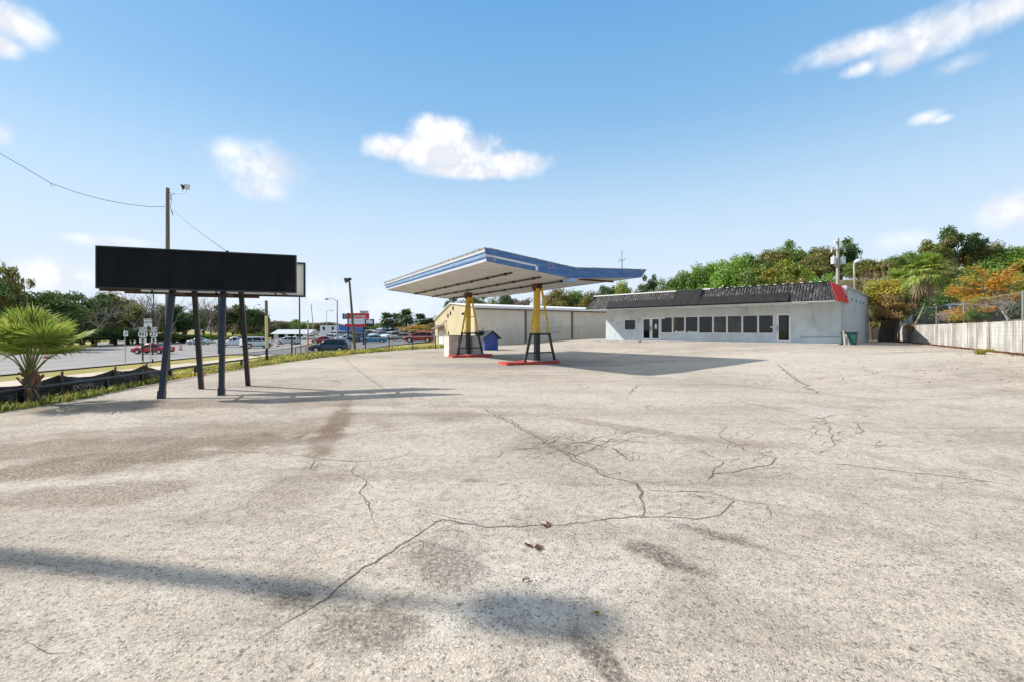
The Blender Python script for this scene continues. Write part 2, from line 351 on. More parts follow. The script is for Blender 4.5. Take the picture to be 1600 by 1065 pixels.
# ------------------------------------------------------------------ ground materials
def make_lot_mat():
    m, t, bs = mat_new('aged asphalt')
    pos = t.new('ShaderNodeNewGeometry').outputs['Position']
    streak2 = t.noise(t.mapping(pos, (0.05, 0.8, 1), (0,0,R(4)), (7,2,0)), 1.0, 5, 0.65, 0.3); big = t.noise(pos, 0.22, 5, 0.6); med = t.noise(pos, 1.1, 5, 0.62, 0.6); fine = t.noise(pos, 9.0, 4, 0.6)
    stretch = t.noise(t.mapping(pos, (0.16, 1.1, 1), (0,0,R(-6))), 1.0, 6, 0.62, 0.4)   # tyre and wash streaks across the lot
    c = t.mix(t.mr(big, 0.35, 0.66), (0.53,0.46,0.385), (0.405,0.35,0.29))
    c = t.mix(t.m('MULTIPLY', t.mr(stretch, 0.52, 0.68), 0.50), c, (0.26,0.21,0.165))
    c = t.mix(t.m('MULTIPLY', t.mr(t.noise(t.v('ADD', pos, (17,3,0)), 0.5, 5, 0.6, 0.5), 0.52, 0.66), 0.65), c, (0.54,0.495,0.44))
    c = t.mix(t.m('MULTIPLY', t.mr(med, 0.47, 0.70), 0.45), c, (0.26,0.22,0.18))
    c = t.mix(t.m('MULTIPLY', t.mr(streak2, 0.54, 0.68), 0.36), c, (0.27,0.225,0.18)); c = t.mix(t.m('MULTIPLY', t.mr(streak2, 0.46, 0.34), 0.40), c, (0.55,0.505,0.45))
    # dirt, damp and pale patches that have a place of their own
    grain = t.noise(pos, 30, 3, 0.7); nlo = t.noise(pos, 1.6, 4, 0.65); nhi = t.noise(pos, 5.0, 4, 0.65)
    def patch(px, py, rx, ry, rot, colr, k, ns=1.6, edge=0.9):
        nonlocal c
        q = flat(px, py)
        v = t.v('SUBTRACT', pos, (q.x, q.y, 0)); v = t.mapping(v, (1/rx, 1/ry, 0), (0,0,0)) if rot == 0 else t.mapping(t.mapping(v, (1,1,0), (0,0,-R(rot))), (1/rx, 1/ry, 0))
        x = t.m('SUBTRACT', 1.12, t.v('LENGTH', v))
        x = t.m('ADD', x, t.m('MULTIPLY', t.m('SUBTRACT', nlo if ns < 3 else nhi, 0.5), 1.6))
        c = t.mix(t.m('MULTIPLY', t.mr(x, 0.0, edge*0.75), t.m('MULTIPLY', t.mr(t.noise(pos, 24, 3, 0.7) if False else grain, 0.36, 0.62, 0.30, 1.0), min(1, k*1.25))), c, colr)
    BR = (0.145,0.092,0.052); DK = (0.12,0.10,0.085); PL = (0.55,0.50,0.435)
    patch(60, 735, 2.1, 0.55, 18, BR, 0.75); patch(240, 712, 1.9, 0.40, 10, BR, 0.6); patch(330, 672, 3.2, 0.9, 8, BR, 0.5)
    patch(640, 650, 2.2, 0.9, 6, BR, 0.42); patch(508, 690, 0.30, 1.5, 16, BR, 0.85, 2.2); patch(530, 655, 0.26, 2.6, 15.5, BR, 0.75, 2.2)
    patch(200, 632, 3.0, 1.2, 10, BR, 0.55); patch(420, 630, 3.5, 0.8, 5, BR, 0.35)
    patch(700, 880, 0.32, 0.45, 20, DK, 0.62, 5); patch(575, 975, 0.42, 0.30, -20, DK, 0.6, 5); patch(460, 935, 0.16, 0.14, 0, DK, 0.7, 6)
    patch(940, 1030, 0.09, 0.30, 25, DK, 0.8, 7); patch(1040, 872, 0.42, 0.15, -52, DK, 0.85, 4); patch(1130, 838, 0.5, 0.11, -40, DK, 0.6, 4)
    patch(590, 690, 1.4, 0.5, 5, PL, 0.5); patch(650, 705, 0.8, 0.35, 0, PL, 0.5); patch(900, 662, 3.0, 0.45, -4, PL, 0.5); patch(1450, 650, 5.5, 0.9, -3, PL, 0.4)
    patch(1000, 625, 5.5, 0.8, -2, PL, 0.5); patch(790, 795, 0.22, 0.16, 0, PL, 0.4); patch(640, 655, 0.7, 0.4, 0, PL, 0.4); patch(1250, 575, 9, 3.5, 0, PL, 0.35)
    patch(700, 600, 3.5, 1.4, -8, PL, 0.45); patch(530, 585, 5, 1.6, 4, PL, 0.35); patch(960, 665, 1.8, 0.3, -40, BR, 0.45); patch(1230, 610, 0.25, 2.6, 35, BR, 0.5)
    patch(735, 750, 0.14, 0.10, 0, DK, 0.6, 6); patch(1150, 690, 1.2, 0.35, -20, BR, 0.35); patch(870, 700, 0.7, 0.5, 0, DK, 0.3)
    CR_ = (0.60,0.535,0.45); patch(1330, 572, 15, 6, 0, CR_, 0.55); patch(1050, 612, 9, 1.8, -3, CR_, 0.5); patch(600, 566, 9, 5, 0, CR_, 0.5); patch(150, 770, 1.6, 0.5, 14, BR, 0.6); patch(120, 700, 3.4, 0.8, 12, BR, 0.6); patch(380, 690, 1.6, 0.5, 8, BR, 0.5); patch(480, 760, 0.5, 0.9, -20, BR, 0.35)
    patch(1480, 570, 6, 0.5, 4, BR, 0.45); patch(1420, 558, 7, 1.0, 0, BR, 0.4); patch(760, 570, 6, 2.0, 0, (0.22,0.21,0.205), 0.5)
    # stones in the worn surface
    vor = t.new('ShaderNodeTexVoronoi', feature='F1'); t.put(vor.inputs['Vector'], pos); vor.inputs['Scale'].default_value = 62
    vor2 = t.new('ShaderNodeTexVoronoi', feature='DISTANCE_TO_EDGE'); t.put(vor2.inputs['Vector'], t.v('ADD', pos, t.v('MULTIPLY', t.noise(pos, 40, 2, 0.5, 0, 1), (0.034,0.034,0.034)))); vor2.inputs['Scale'].default_value = 44
    sep = t.new('ShaderNodeSeparateColor'); t.put(sep.inputs[0], vor.outputs['Color'])
    stone = t.mr(sep.outputs[0], 0, 1, 0.80, 1.20, False)
    c = t.mix(1.0, c, t.mix(1.0, (1,1,1), stone, 'MULTIPLY'), 'MULTIPLY')
    gap = t.m('MULTIPLY', t.mr(vor2.outputs['Distance'], 0.0, 0.14, 1.0, 0.0), t.mr(fine, 0.40, 0.64, 0.08, 0.75))
    c = t.mix(gap, c, (0.115,0.095,0.075))
    pit = t.m('MULTIPLY', t.mr(sep.outputs[1], 0.90, 0.95), 0.6)
    c = t.mix(pit, c, (0.09,0.08,0.075))
    t.put(bs.inputs['Base Color'], c); bs.inputs['Roughness'].default_value = 0.9; bs.inputs['Specular IOR Level'].default_value = 0.25
    h = t.m('ADD', t.m('MULTIPLY', t.mr(vor2.outputs['Distance'], 0, 0.25), 0.7), t.m('MULTIPLY', sep.outputs[0], 0.5))
    b = t.new('ShaderNodeBump'); b.inputs['Strength'].default_value = 0.55; b.inputs['Distance'].default_value = 0.006
    t.put(b.inputs['Height'], h); t.l.new(b.outputs[0], bs.inputs['Normal'])
    return m
def make_ground_mat():
    m, t, bs = mat_new('dry grass ground')
    pos = t.new('ShaderNodeNewGeometry').outputs['Position']
    a = t.mr(t.noise(pos, 0.35, 5, 0.6), 0.35, 0.65); b = t.mr(t.noise(pos, 6, 5, 0.7), 0.3, 0.7)
    c = t.mix(a, (0.42,0.34,0.09), (0.30,0.27,0.08)); c = t.mix(t.m('MULTIPLY', b, 0.6), c, (0.33,0.28,0.16))
    c = t.mix(t.mr(t.noise(pos, 0.09, 4, 0.6), 0.55, 0.7), c, (0.13,0.15,0.04))
    t.put(bs.inputs['Base Color'], c); bs.inputs['Roughness'].default_value = 0.95; bs.inputs['Specular IOR Level'].default_value = 0.1
    bp = t.new('ShaderNodeBump'); bp.inputs['Strength'].default_value = 0.8; bp.inputs['Distance'].default_value = 0.06
    t.put(bp.inputs['Height'], t.noise(pos, 22, 4, 0.7)); t.l.new(bp.outputs[0], bs.inputs['Normal'])
    return m
def make_bank_mat():
    m, t, bs = mat_new('leafy bank soil')
    pos = t.new('ShaderNodeNewGeometry').outputs['Position']
    a = t.mr(t.noise(pos, 0.8, 5, 0.65), 0.35, 0.65)
    c = t.mix(a, (0.17,0.13,0.08), (0.09,0.10,0.035)); c = t.mix(t.mr(t.noise(pos, 7, 4, 0.7), 0.5, 0.7), c, (0.22,0.14,0.08))
    t.put(bs.inputs['Base Color'], c); bs.inputs['Roughness'].default_value = 0.95
    bp = t.new('ShaderNodeBump'); bp.inputs['Strength'].default_value = 0.8; bp.inputs['Distance'].default_value = 0.08
    t.put(bp.inputs['Height'], t.noise(pos, 9, 4, 0.7)); t.l.new(bp.outputs[0], bs.inputs['Normal'])
    return m
def make_road_mat(name, a, b, stain):
    m, t, bs = mat_new(name)
    pos = t.new('ShaderNodeNewGeometry').outputs['Position']
    f = t.mr(t.noise(t.mapping(pos, (0.5,0.06,1)), 1.0, 5, 0.6), 0.35, 0.65)
    c = t.mix(f, a, b); c = t.mix(t.m('MULTIPLY', t.mr(t.noise(pos, 0.25, 4, 0.6), 0.5, 0.7), 0.5), c, stain)
    c = t.mix(t.m('MULTIPLY', t.mr(t.noise(pos, 14, 3, 0.6), 0.3, 0.7), 0.25), c, (0.1,0.1,0.1))
    t.put(bs.inputs['Base Color'], c); bs.inputs['Roughness'].default_value = 0.85
    return m
M['lot'] = make_lot_mat(); M['ground'] = make_ground_mat(); M['bank'] = make_bank_mat()
M['crack'] = mat('crack', (0.085,0.068,0.054), 0.95, 0, 0, 14, c2=(0.23,0.19,0.15))
M['road'] = make_road_mat('road asphalt', (0.27,0.26,0.25), (0.21,0.205,0.20), (0.33,0.27,0.22))
M['side_asphalt'] = make_road_mat('side asphalt', (0.145,0.143,0.15), (0.11,0.11,0.118), (0.18,0.165,0.16))
M['line_white'] = mat('road marking white', (0.62,0.62,0.60), 0.8, 0, 0.25, 3)

# ------------------------------------------------------------------ ground sheets
def sheet(xs, ys, zf, name, m, flip=False):
    g = MB(); nx = len(xs); g.v = [Vector((x, y, zf(x, y))) for y in ys for x in xs]
    for j in range(len(ys)-1):
        for i in range(nx-1): g.f.append((j*nx+i, j*nx+i+1, (j+1)*nx+i+1, (j+1)*nx+i)); g.mi.append(0)
    return g.build(name, m, smooth=True)
def spaced(lo, hi, flo, fhi, step, grow=1.25):
    a = []; x = flo
    while x <= fhi+1e-6: a.append(x); x += step
    s = step; x = a[-1]
    while x < hi: s *= grow; x += s; a.append(min(x, hi))
    s = step; x = a[0]; pre = []
    while x > lo: s *= grow; x -= s; pre.append(max(x, lo))
    return pre[::-1]+a
def terrain_z(x, y):
    s, d = wall_sd(x, y); le = LE(y)
    if x > le-0.2 and y < 64 and d < 1.5: return min(lot_z(x, y), lot_z(x-1.2, y))-0.30
    z = outer_z(x, y)
    if d > -2 and s < 42: z -= 0.25
    return z-0.03
tag(sheet(spaced(-1500, 1500, -66, 66, 1.2), spaced(-400, 2000, -6, 104, 1.2), terrain_z, 'ground', M['ground']), kind='structure')
def lot_sheet():
    g = MB(); rows = []; ys = spaced(-30, 66, -4, 66, 0.8); n = 70
    for y in ys:
        le = LE(y); wob = 0.16*mnoise.noise((0, y*0.9, 0))+0.05*mnoise.noise((5, y*4, 0))
        row = []
        for i in range(n+1):
            x = le+wob+(46-le)*(i/n)**1.15; row.append(Vector((x, y, lot_z(x, y))))
        rows.append(row)
    g.v = [p for r in rows for p in r]
    for j in range(len(rows)-1):
        for i in range(n): a = j*(n+1)+i; g.f.append((a, a+1, a+n+2, a+n+1)); g.mi.append(0)
    # broken pavement edge, a small step down to the weeds
    for j in range(len(rows)-1):
        a, b = rows[j][0], rows[j+1][0]; g.face([a, b, b-Vector((0.04,0,0.25)), a-Vector((0.04,0,0.25))])
    rnd = random.Random(5)
    def crack(pts, w=0.012, jit=0.05, taper=True):
        g.cur = 1
        pl = [flat(*p) for p in pts]; out = []
        for a, b in zip(pl, pl[1:]):
            n = max(2, int((b-a).length/0.09)); nrm = (b-a).cross(Vector((0,0,1))).normalized()
            for k in range(n):
                f = k/n; p = a.lerp(b, f); out.append(p+nrm*(mnoise.noise((p.x*2.2, p.y*2.2, 3))*jit*1.6+rnd.uniform(-1,1)*jit*0.35))
        out.append(pl[-1]); k = len(out); prev = None
        for i in range(k):
            d = (out[min(i+1,k-1)]-out[max(i-1,0)]).normalized(); nn = d.cross(Vector((0,0,1)))
            ww = max(w, 0.0038+0.0007*out[i].y)*0.72*(0.3+1.1*abs(mnoise.noise((out[i].x*3, out[i].y*3, 9)))+0.35*rnd.random())
            if taper: ww *= min(1, 0.2+min(i, k-1-i)/6)
            z = lot_z(out[i].x, out[i].y)+0.004
            l = Vector((out[i].x+nn.x*ww, out[i].y+nn.y*ww, z)); r_ = Vector((out[i].x-nn.x*ww, out[i].y-nn.y*ww, z))
            if prev: g.face([prev[0], l, r_, prev[1]])
            prev = (l, r_)
        g.cur = 0
    base_crack = crack
    def crack(pts, w=0.012, jit=0.05, taper=True, br=1):
        base_crack(pts, w, jit, taper)
        if not br: return
        for (a, b) in zip(pts, pts[1:]):
            ln = math.hypot(b[0]-a[0], (b[1]-a[1])*2)
            for k in range(int(ln/34)+(rnd.random() < 0.5)):
                f = rnd.random(); px, py = a[0]+(b[0]-a[0])*f, a[1]+(b[1]-a[1])*f; sc_ = max(0.25, (py-560)/330); an = rnd.uniform(0, 6.283); q = [(px, py)]
                for j in range(rnd.randint(2, 4)): an += rnd.uniform(-0.7, 0.7); px += math.cos(an)*22*sc_; py += math.sin(an)*8*sc_; q.append((px, max(572, py)))
                base_crack(q, 0.005, jit*0.7)
    # main cracks traced off the pavement
    crack([(395,1003),(470,955),(530,920),(565,885),(640,845),(685,815),(690,812),(760,822),(845,823),(900,815),(985,806),(1090,812),(1135,800),(1145,783),(1110,770),(1020,765),(1003,758)], 0.011)
    crack([(685,815),(640,798)], 0.008); crack([(640,798),(720,812),(765,822)], 0.007); crack([(665,832),(740,828)], 0.006)
    crack([(750,635),(800,662),(880,706),(935,738),(985,755),(1005,768),(1003,806)], 0.022, 0.05); crack([(768,640),(830,676),(905,715),(950,742)], 0.018, 0.06)
    crack([(440,708),(495,714),(555,722),(600,718),(655,705)], 0.010); crack([(552,722),(555,742),(570,750),(562,770),(580,790),(585,818)], 0.011)
    crack([(300,706),(440,705)], 0.008); crack([(490,715),(485,735)], 0.02)
    crack([(1105,752),(1115,740),(1200,727),(1212,715),(1170,705),(1140,690),(1110,672)], 0.014); crack([(1212,713),(1310,725),(1450,740),(1600,757)], 0.014)
    crack([(1250,700),(1285,712)], 0.012); crack([(1140,695),(1190,708),(1210,715)], 0.012); crack([(1070,770),(1130,775),(1200,787),(1270,795)], 0.008)
    crack([(920,772),(970,765)], 0.010); crack([(980,745),(1005,770)], 0.012); crack([(1090,815),(1110,835),(1160,850)], 0.010)
    crack([(780,704),(840,700),(930,688),(1010,690)], 0.014); crack([(870,706),(900,690),(960,700),(985,720),(990,705)], 0.014); crack([(840,690),(900,712),(960,685),(1020,692)], 0.012)
    crack([(830,700),(870,680),(930,695)], 0.012); crack([(440,692),(480,676),(490,668)], 0.012); crack([(30,995),(75,968)], 0.007)
    crack([(1325,892),(1365,878)], 0.006); crack([(1215,577),(1240,592),(1280,615)], 0.05, 0.1); crack([(1000,600),(980,614)], 0.03); crack([(1150,625),(1290,655),(1305,700)], 0.016)
    crack([(1340,660),(1345,672),(1335,678)], 0.02); crack([(1480,597),(1545,599)], 0.03); crack([(1490,575),(1600,566)], 0.05, 0.15); crack([(60,900),(140,895)], 0.003)
    crack([(1180,650),(1320,690),(1420,700)], 0.010); crack([(0,760),(60,745)], 0.006); crack([(420,790),(380,800)], 0.007); crack([(1060,690),(1130,720),(1105,750)], 0.010)
    for i in range(48):   # fine alligator cracking
        px = rnd.uniform(800, 1010); py = rnd.uniform(676, 712); q = [(px, py)]
        for k in range(3): px += rnd.uniform(-28, 28); py += rnd.uniform(-9, 9); q.append((px, py))
        base_crack(q, 0.008)
    for i in range(44):
        px = rnd.uniform(1080, 1330); py = rnd.uniform(668, 735); q = [(px, py)]
        for k in range(2): px += rnd.uniform(-35, 35); py += rnd.uniform(-10, 10); q.append((px, py))
        base_crack(q, 0.006)
    for i in range(60):
        px = rnd.uniform(50, 1550); py = rnd.uniform(590, 760); q = [(px, py)]
        for k in range(3): px += rnd.uniform(-40, 40); py += rnd.uniform(-6, 6); q.append((px, py))
        base_crack(q, 0.006)
    return g.build('parking_lot', [M['lot'], M['crack']])
tag(lot_sheet(), kind='structure')

def strip(left, right, name, m, zoff=0.03, n=40, k=6, zf=None):
    """ground-hugging sheet between two polylines given as (y, x) tables"""
    g = MB(); y0, y1 = left[0][0], left[-1][0]; zf = zf or ground_z
    for j in range(n+1):
        y = y0+(y1-y0)*(j/n)**1.4; a, b = lerp_tab(left, y), lerp_tab(right, y)
        for i in range(k+1): x = a+(b-a)*i/k; g.v.append(Vector((x, y, zf(x, y)+zoff)))
    for j in range(n):
        for i in range(k): q = j*(k+1)+i; g.f.append((q, q+1, q+k+2, q+k+1)); g.mi.append(0)
    return tag(g.build(name, m, smooth=True), kind='structure')
ROAD_N = [(-60,-34),(40,-34),(64,-35.5),(80,-38),(100,-44),(140,-58)]
ROAD_F = [(-60,-66),(60,-68),(85,-80),(110,-100),(140,-118)]
strip(ROAD_F, ROAD_N, 'road', M['road'], 0.05, 60, 12, lambda x, y: outer_z(x, y))
strip([(y, x-0.3) for y, x in ROAD_N], [(y, x) for y, x in ROAD_N], 'kerb', M['concrete'], 0.17, 60, 2)
strip([(-60,-29.5),(40,-29.5),(56,-30.5)], [(-60,-24.5),(24,-24.5),(40,-26.5),(56,-29.0)], 'sidewalk', M['tan_concrete'], 0.05, 40, 4)
strip([(16,-27),(24,-25),(32,-22)], [(16,-24),(24,-18.6),(32,-19.8)], 'driveway_apron', M['tan_concrete'], 0.07, 12, 4)
strip([(56,-35.0),(62,-34.8),(75,-36.5),(92,-40),(150,-60)], [(56,-19.0),(61,-13.4),(75,-12.3),(92,-13),(150,-13)], 'side_lot', M['side_asphalt'], 0.07, 60, 16)
# road lines
g = MB()
for k in range(3):
    off = (10, 18, 26)[k]
    y = 20
    while y < 120:
        x = lerp_tab(ROAD_N, y)-off; x2 = lerp_tab(ROAD_N, y+3)-off
        g.face([(x-0.07, y, outer_z(x, y)+0.062), (x+0.07, y, outer_z(x, y)+0.062), (x2+0.07, y+3, outer_z(x2, y+3)+0.062), (x2-0.07, y+3, outer_z(x2, y+3)+0.062)])
        y += 9
tag(g.build('lane_markings', M['line_white']), kind='structure')
# raised bank behind the retaining wall
g = MB(); ss = [-45+1.5*i for i in range(59)]; ds = [0.14, 0.6, 1.5, 3, 5, 7.5, 10, 14, 18, 24, 32, 42]
for q in ss:
    for d in ds:
        p = WP+WD*q+WN*d; g.v.append(Vector((p.x, p.y, outer_z(p.x, p.y)+0.02+(0.05*mnoise.noise((p.x, p.y, 2)) if d > 0.2 else 0))))
nd = len(ds)
for j in range(len(ss)-1):
    for i in range(nd-1): q = j*nd+i; g.f.append((q, q+1, q+nd+1, q+nd)); g.mi.append(0)
tag(g.build('bank', M['bank'], smooth=True), kind='structure')
# woodland floor on the hill
g = MB(); xs = [2+4*i for i in range(34)]; ys = [66+4*i for i in range(16)]
for y in ys:
    for x in xs: g.v.append(Vector((x, y, outer_z(x, y)+0.12)))
for j in range(len(ys)-1):
    for i in range(len(xs)-1): q = j*len(xs)+i; g.f.append((q, q+1, q+len(xs)+1, q+len(xs))); g.mi.append(0)
tag(g.build('hill', M['bank'], smooth=True), kind='structure')

# ------------------------------------------------------------------ disused roadside sign
E = Vector((0.945, 0.327, 0)); NB = Vector((-0.327, 0.945, 0)); FL = Vector((-10.80, 11.80, 0)); SW = 4.736
def sp(t, n, z): return FL+E*t+NB*n+Vector((0, 0, z))
def make_black_panel():
    m, t, bs = mat_new('black painted sign face')
    pos = t.new('ShaderNodeTexCoord').outputs['Object']
    f = t.mr(t.noise(t.mapping(pos, (1,1,0.35)), 1.8, 5, 0.6), 0.4, 0.7); dust = t.mr(t.noise(pos, 0.9, 5, 0.65), 0.56, 0.75)
    c = t.mix(f, (0.0065,0.007,0.0105), (0.012,0.0125,0.017)); c = t.mix(t.m('MULTIPLY', dust, 0.45), c, (0.045,0.043,0.042))
    t.put(bs.inputs['Base Color'], c); bs.inputs['Roughness'].default_value = 0.7; bs.inputs['Specular IOR Level'].default_value = 0.15
    return m
M['black_panel'] = make_black_panel()
sgn = thing('roadside_sign', 'wide blank black roadside sign on four slanted black posts', 'sign', tuple(sp(2.3, 0.6, 0)))
g = MB(); g.obox(FL, E, NB, (0,0,1), 0.03, SW-0.03, 0.0, 0.09, 2.87, 3.91); fpn = g.build('front_panel', M['black_panel'], sgn)
g = MB()
for (a, b, c, d) in ((0,SW,2.83,2.87),(0,SW,3.91,3.945),(0,0.03,2.87,3.91),(SW-0.03,SW,2.87,3.91)): g.obox(FL, E, NB, (0,0,1), a, b, -0.015, 0.13, c, d)
g.build('front_frame', M['black_paint'], sgn)
g = MB(); g.obox(FL, E, NB, (0,0,1), 0.20, SW+0.08, 1.22, 1.27, 2.85, 3.86); g.build('rear_panel', M['white_panel'], sgn)
g = MB()
for (a, b, c, d) in ((0.15,SW+0.13,2.80,2.85),(0.15,SW+0.13,3.86,3.90),(0.15,0.20,2.85,3.86),(SW+0.08,SW+0.13,2.85,3.86)): g.obox(FL, E, NB, (0,0,1), a, b, 1.17, 1.30, c, d)
g.build('rear_frame', M['dark_steel'], sgn)
fp = [(252,622,1.62,0.16),(346,617,2.83,0.16)]; bp = [(315,607,1.95,0.86),(388,602,3.14,0.86)]
for (px, py, tt, nn) in fp+bp:
    b0 = flat(px, py)
    q0 = sp(tt, 0.19 if nn < 0.5 else 0.86, 2.83); tp = b0+(q0-b0)*(3.3/2.83)
    g = MB(); g.bar(b0-Vector((0,0,0.05)), tp, 0.125, 0.125, up=NB); pst = g.build('post', M['black_paint'], sgn)
    if nn < 0.5:
        d = (tp-b0).normalized(); g = MB(); g.bar(b0-Vector((0,0,0.03)), b0+d*0.2, 0.155, 0.155, up=NB); g.build('post_foot', M['black_paint'], pst, sgn.location)
g = MB()
for tt in (1.62, 2.83): g.obox(FL, E, NB, (0,0,1), tt+0.06, tt+0.12, 0.09, 1.22, 2.74, 2.80)
g.obox(FL, E, NB, (0,0,1), 1.4, 3.6, 0.92, 1.0, 2.72, 2.79); g.obox(FL, E, NB, (0,0,1), 0.02, 0.9, 0.13, 0.21, 2.78, 2.84)
for tt in (0.3, 4.3): g.obox(FL, E, NB, (0,0,1), tt, tt+0.05, 0.13, 1.17, 2.82, 2.87)
g.build('cross_beam', M['rust'], sgn)
g = MB()
for tt in (0.8, 2.4, 4.0): g.obox(FL, E, NB, (0,0,1), tt, tt+0.04, 1.12, 1.17, 2.84, 3.86)
g.obox(FL, E, NB, (0,0,1), 0.2, SW, 0.13, 0.17, 2.87, 2.93); g.build('stiffener', M['dark_steel'], sgn)

# ------------------------------------------------------------------ wooden pole with floodlights, its two cables
pb = hit(262, 579.7); YP = pb.y
pol = thing('utility_pole', 'weathered wooden pole with two floodlights rising behind the black sign', 'utility pole', tuple(pb))
ztop = P(262, 294, YP).z
g = MB(); g.tube([pb-Vector((0,0,0.3)), pb+Vector((0,0,2)), Vector((pb.x, pb.y, ztop))], [0.17, 0.155, 0.115], 12); g.build('pole', M['wood'], pol, smooth=False)
br = P(266, 313, YP-0.12); e1 = P(270, 303, YP-0.12); e2 = P(289, 301.5, YP-0.12)
g = MB(); g.tube([br, P(267.5,306,YP-0.12), e1, e2], 0.025, 6); g.build('bracket', M['galv'], pol)
for (px, py, sgx, tlt) in ((285.5, 292.5, -1, 0.5), (291.5, 292.0, 1, -0.2)):
    c = P(px, py, YP-0.12+0.05*sgx); ax = Vector((0.75*sgx, -0.55, -0.35)).normalized(); sd_ = ax.cross(Vector((0,0,1))).normalized(); upv = sd_.cross(ax)
    g = MB(); q = lambda a, s_: [c+ax*a+sd_*s_*x+upv*s_*y for x, y in ((-1,-1),(1,-1),(1,1),(-1,1))]
    for a0, r0, a1, r1 in ((-0.13, 0.06, -0.05, 0.13), (-0.05, 0.13, 0.09, 0.17)): g.hexa(q(a0, r0)+q(a1, r1))
    fl = g.build('floodlight', M['dark_steel'], pol)
    g = MB(); g.hexa(q(0.092, 0.145)+q(0.10, 0.145)); g.build('lens', M['lamp_lens'], fl, pol.location)
    g = MB(); g.tube([c-ax*0.05, Vector((c.x, c.y, e2.z))], 0.014, 5); g.build('yoke', M['galv'], fl, pol.location)
g = MB(); g.tube([P(265,300,YP-0.13), P(268.5,312,YP-0.15), P(266,326,YP-0.13), P(269,331,YP-0.15), P(270.5,337,YP-0.15), P(267,329,YP-0.13)], 0.014, 5); g.build('drop_lead', M['black_paint'], pol)
cab = [(-420,-30,YP-6.5),(-200,118,YP-5.2),(-90,190,YP-4.4),(0,240,YP-3.6),(40,263,YP-3.1),(80,287,YP-2.5),(120,301,YP-2.0),(160,312,YP-1.4),(200,319.5,YP-0.9),(235,323.3,YP-0.3),(258,323,YP-0.1)]
g = MB(); g.tube([P(*c) for c in cab], 0.017, 5); g.tube([P(79,286,YP-2.5), P(80,289.5,YP-2.5), P(82,291.5,YP-2.5), P(88,289.5,YP-2.4)], 0.014, 5)
tag(g.build('overhead_cable', M['black_paint'], None, P(*cab[-1])), 'slack overhead cable running from the wooden pole out to the left', 'cable')
c0 = P(268, 325.5, YP-0.1); c1 = sp(2.95, 0.1, 3.955); g = MB()
g.tube([c0.lerp(c1, k/8)-Vector((0,0,0.10*math.sin(math.pi*k/8))) for k in range(9)], 0.012, 5)
tag(g.build('service_cable', M['black_paint'], None, c1), 'thin cable slanting from the wooden pole down to the black sign top', 'cable')
g = MB(); g.tube([c1-Vector((0,0,0.01)), c1+Vector((0,0,0.035))], 0.04, 6); g.build('cable_cleat', M['dark_steel'], sgn)

# ------------------------------------------------------------------ low pipe rail, silt fence, weeds along the lot edge
def pipe_rail(pts, r, posts, label, pr=0.04, name='guard_rail', m=None):
    m = m or M['black_paint']; t = thing(name, label, 'rail', (pts[0][0], pts[0][1], ground_z(pts[0][0], pts[0][1])))
    g = MB(); g.tube(pts, r, 8); g.build('rail', m, t)
    for f in posts:
        k = f*(len(pts)-1); i = min(int(k), len(pts)-2); p = Vector(pts[i]).lerp(Vector(pts[i+1]), k-i)
        z0 = ground_z(p.x, p.y)-0.1; g = MB(); g.box(p.x-pr, p.x+pr, p.y-pr, p.y+pr, z0, p.z-r*0.6); g.build('post', m, t)
    return t
pipe_rail([(-11.25,6.5,0.33),(-11.42,10.0,0.36),(-11.75,13.2,0.37),(-12.3,17.0,0.37),(-12.72,21.9,0.37)], 0.042, [0.09,0.16,0.30,0.50,0.60,0.70,0.79,0.88,0.97], 'long low black pipe rail in front of the silt fence')
a = hit(417, 566); b = hit(453, 556.5)
pipe_rail([(a.x, a.y, a.z+0.28), ((a.x+b.x)/2, (a.y+b.y)/2, (a.z+b.z)/2+0.27), (b.x, b.y, b.z+0.26)], 0.04, [0.35, 0.65, 0.97], 'short low black pipe rail starting at the yellow post')
sf_pts = [(-11.75,7.5,0.50),(-11.85,10.15,0.50),(-12.0,12.05,0.58),(-12.2,13.9,0.56),(-12.45,15.4,0.60),(-12.75,16.8,0.30)]
sf = thing('silt_fence', 'sagging black plastic silt fence on wooden stakes behind the palm', 'silt fence', (-12.2, 12.0, 0))
g = MB(); n_ = 14; cols_ = []
for i in range(len(sf_pts)-1):
    a, b = Vector(sf_pts[i]), Vector(sf_pts[i+1])
    for k in range(n_+(i == len(sf_pts)-2)):
        f = k/n_; p = a.lerp(b, f); sag = 0.16*math.sin(math.pi*f)*(0.7+0.5*mnoise.noise((i*3.1, 2, 1))); top = p.z-sag
        z0 = ground_z(p.x, p.y)-0.12; rowp = []
        for j in range(7):
            h = j/6; ws = 0.05*mnoise.noise((p.y*2.6+h*1.5, h*3, 4))+0.03*mnoise.noise((p.y*7, h*5, 9))+0.08*math.sin(math.pi*f)*(1-h)
            rowp.append(Vector((p.x+ws, p.y, z0+(top-z0)*h+0.02*mnoise.noise((p.y*5, h, 3)))))
        cols_.append(rowp)
for i in range(len(cols_)-1):
    for j in range(6): g.face([cols_[i][j], cols_[i+1][j], cols_[i+1][j+1], cols_[i][j+1]])
M['silt'] = mat('black woven plastic', (0.022,0.024,0.03), 0.38, 0, 0.4, 4, 0.3, 25)
g.build('fabric', M['silt'], sf, smooth=True)
for q in sf_pts:
    g = MB(); z0 = ground_z(q[0], q[1])-0.2; g.bar((q[0]+0.045, q[1], z0), (q[0]+0.06, q[1]+0.03, q[2]+0.09), 0.045, 0.045); g.build('stake', M['wood'], sf)
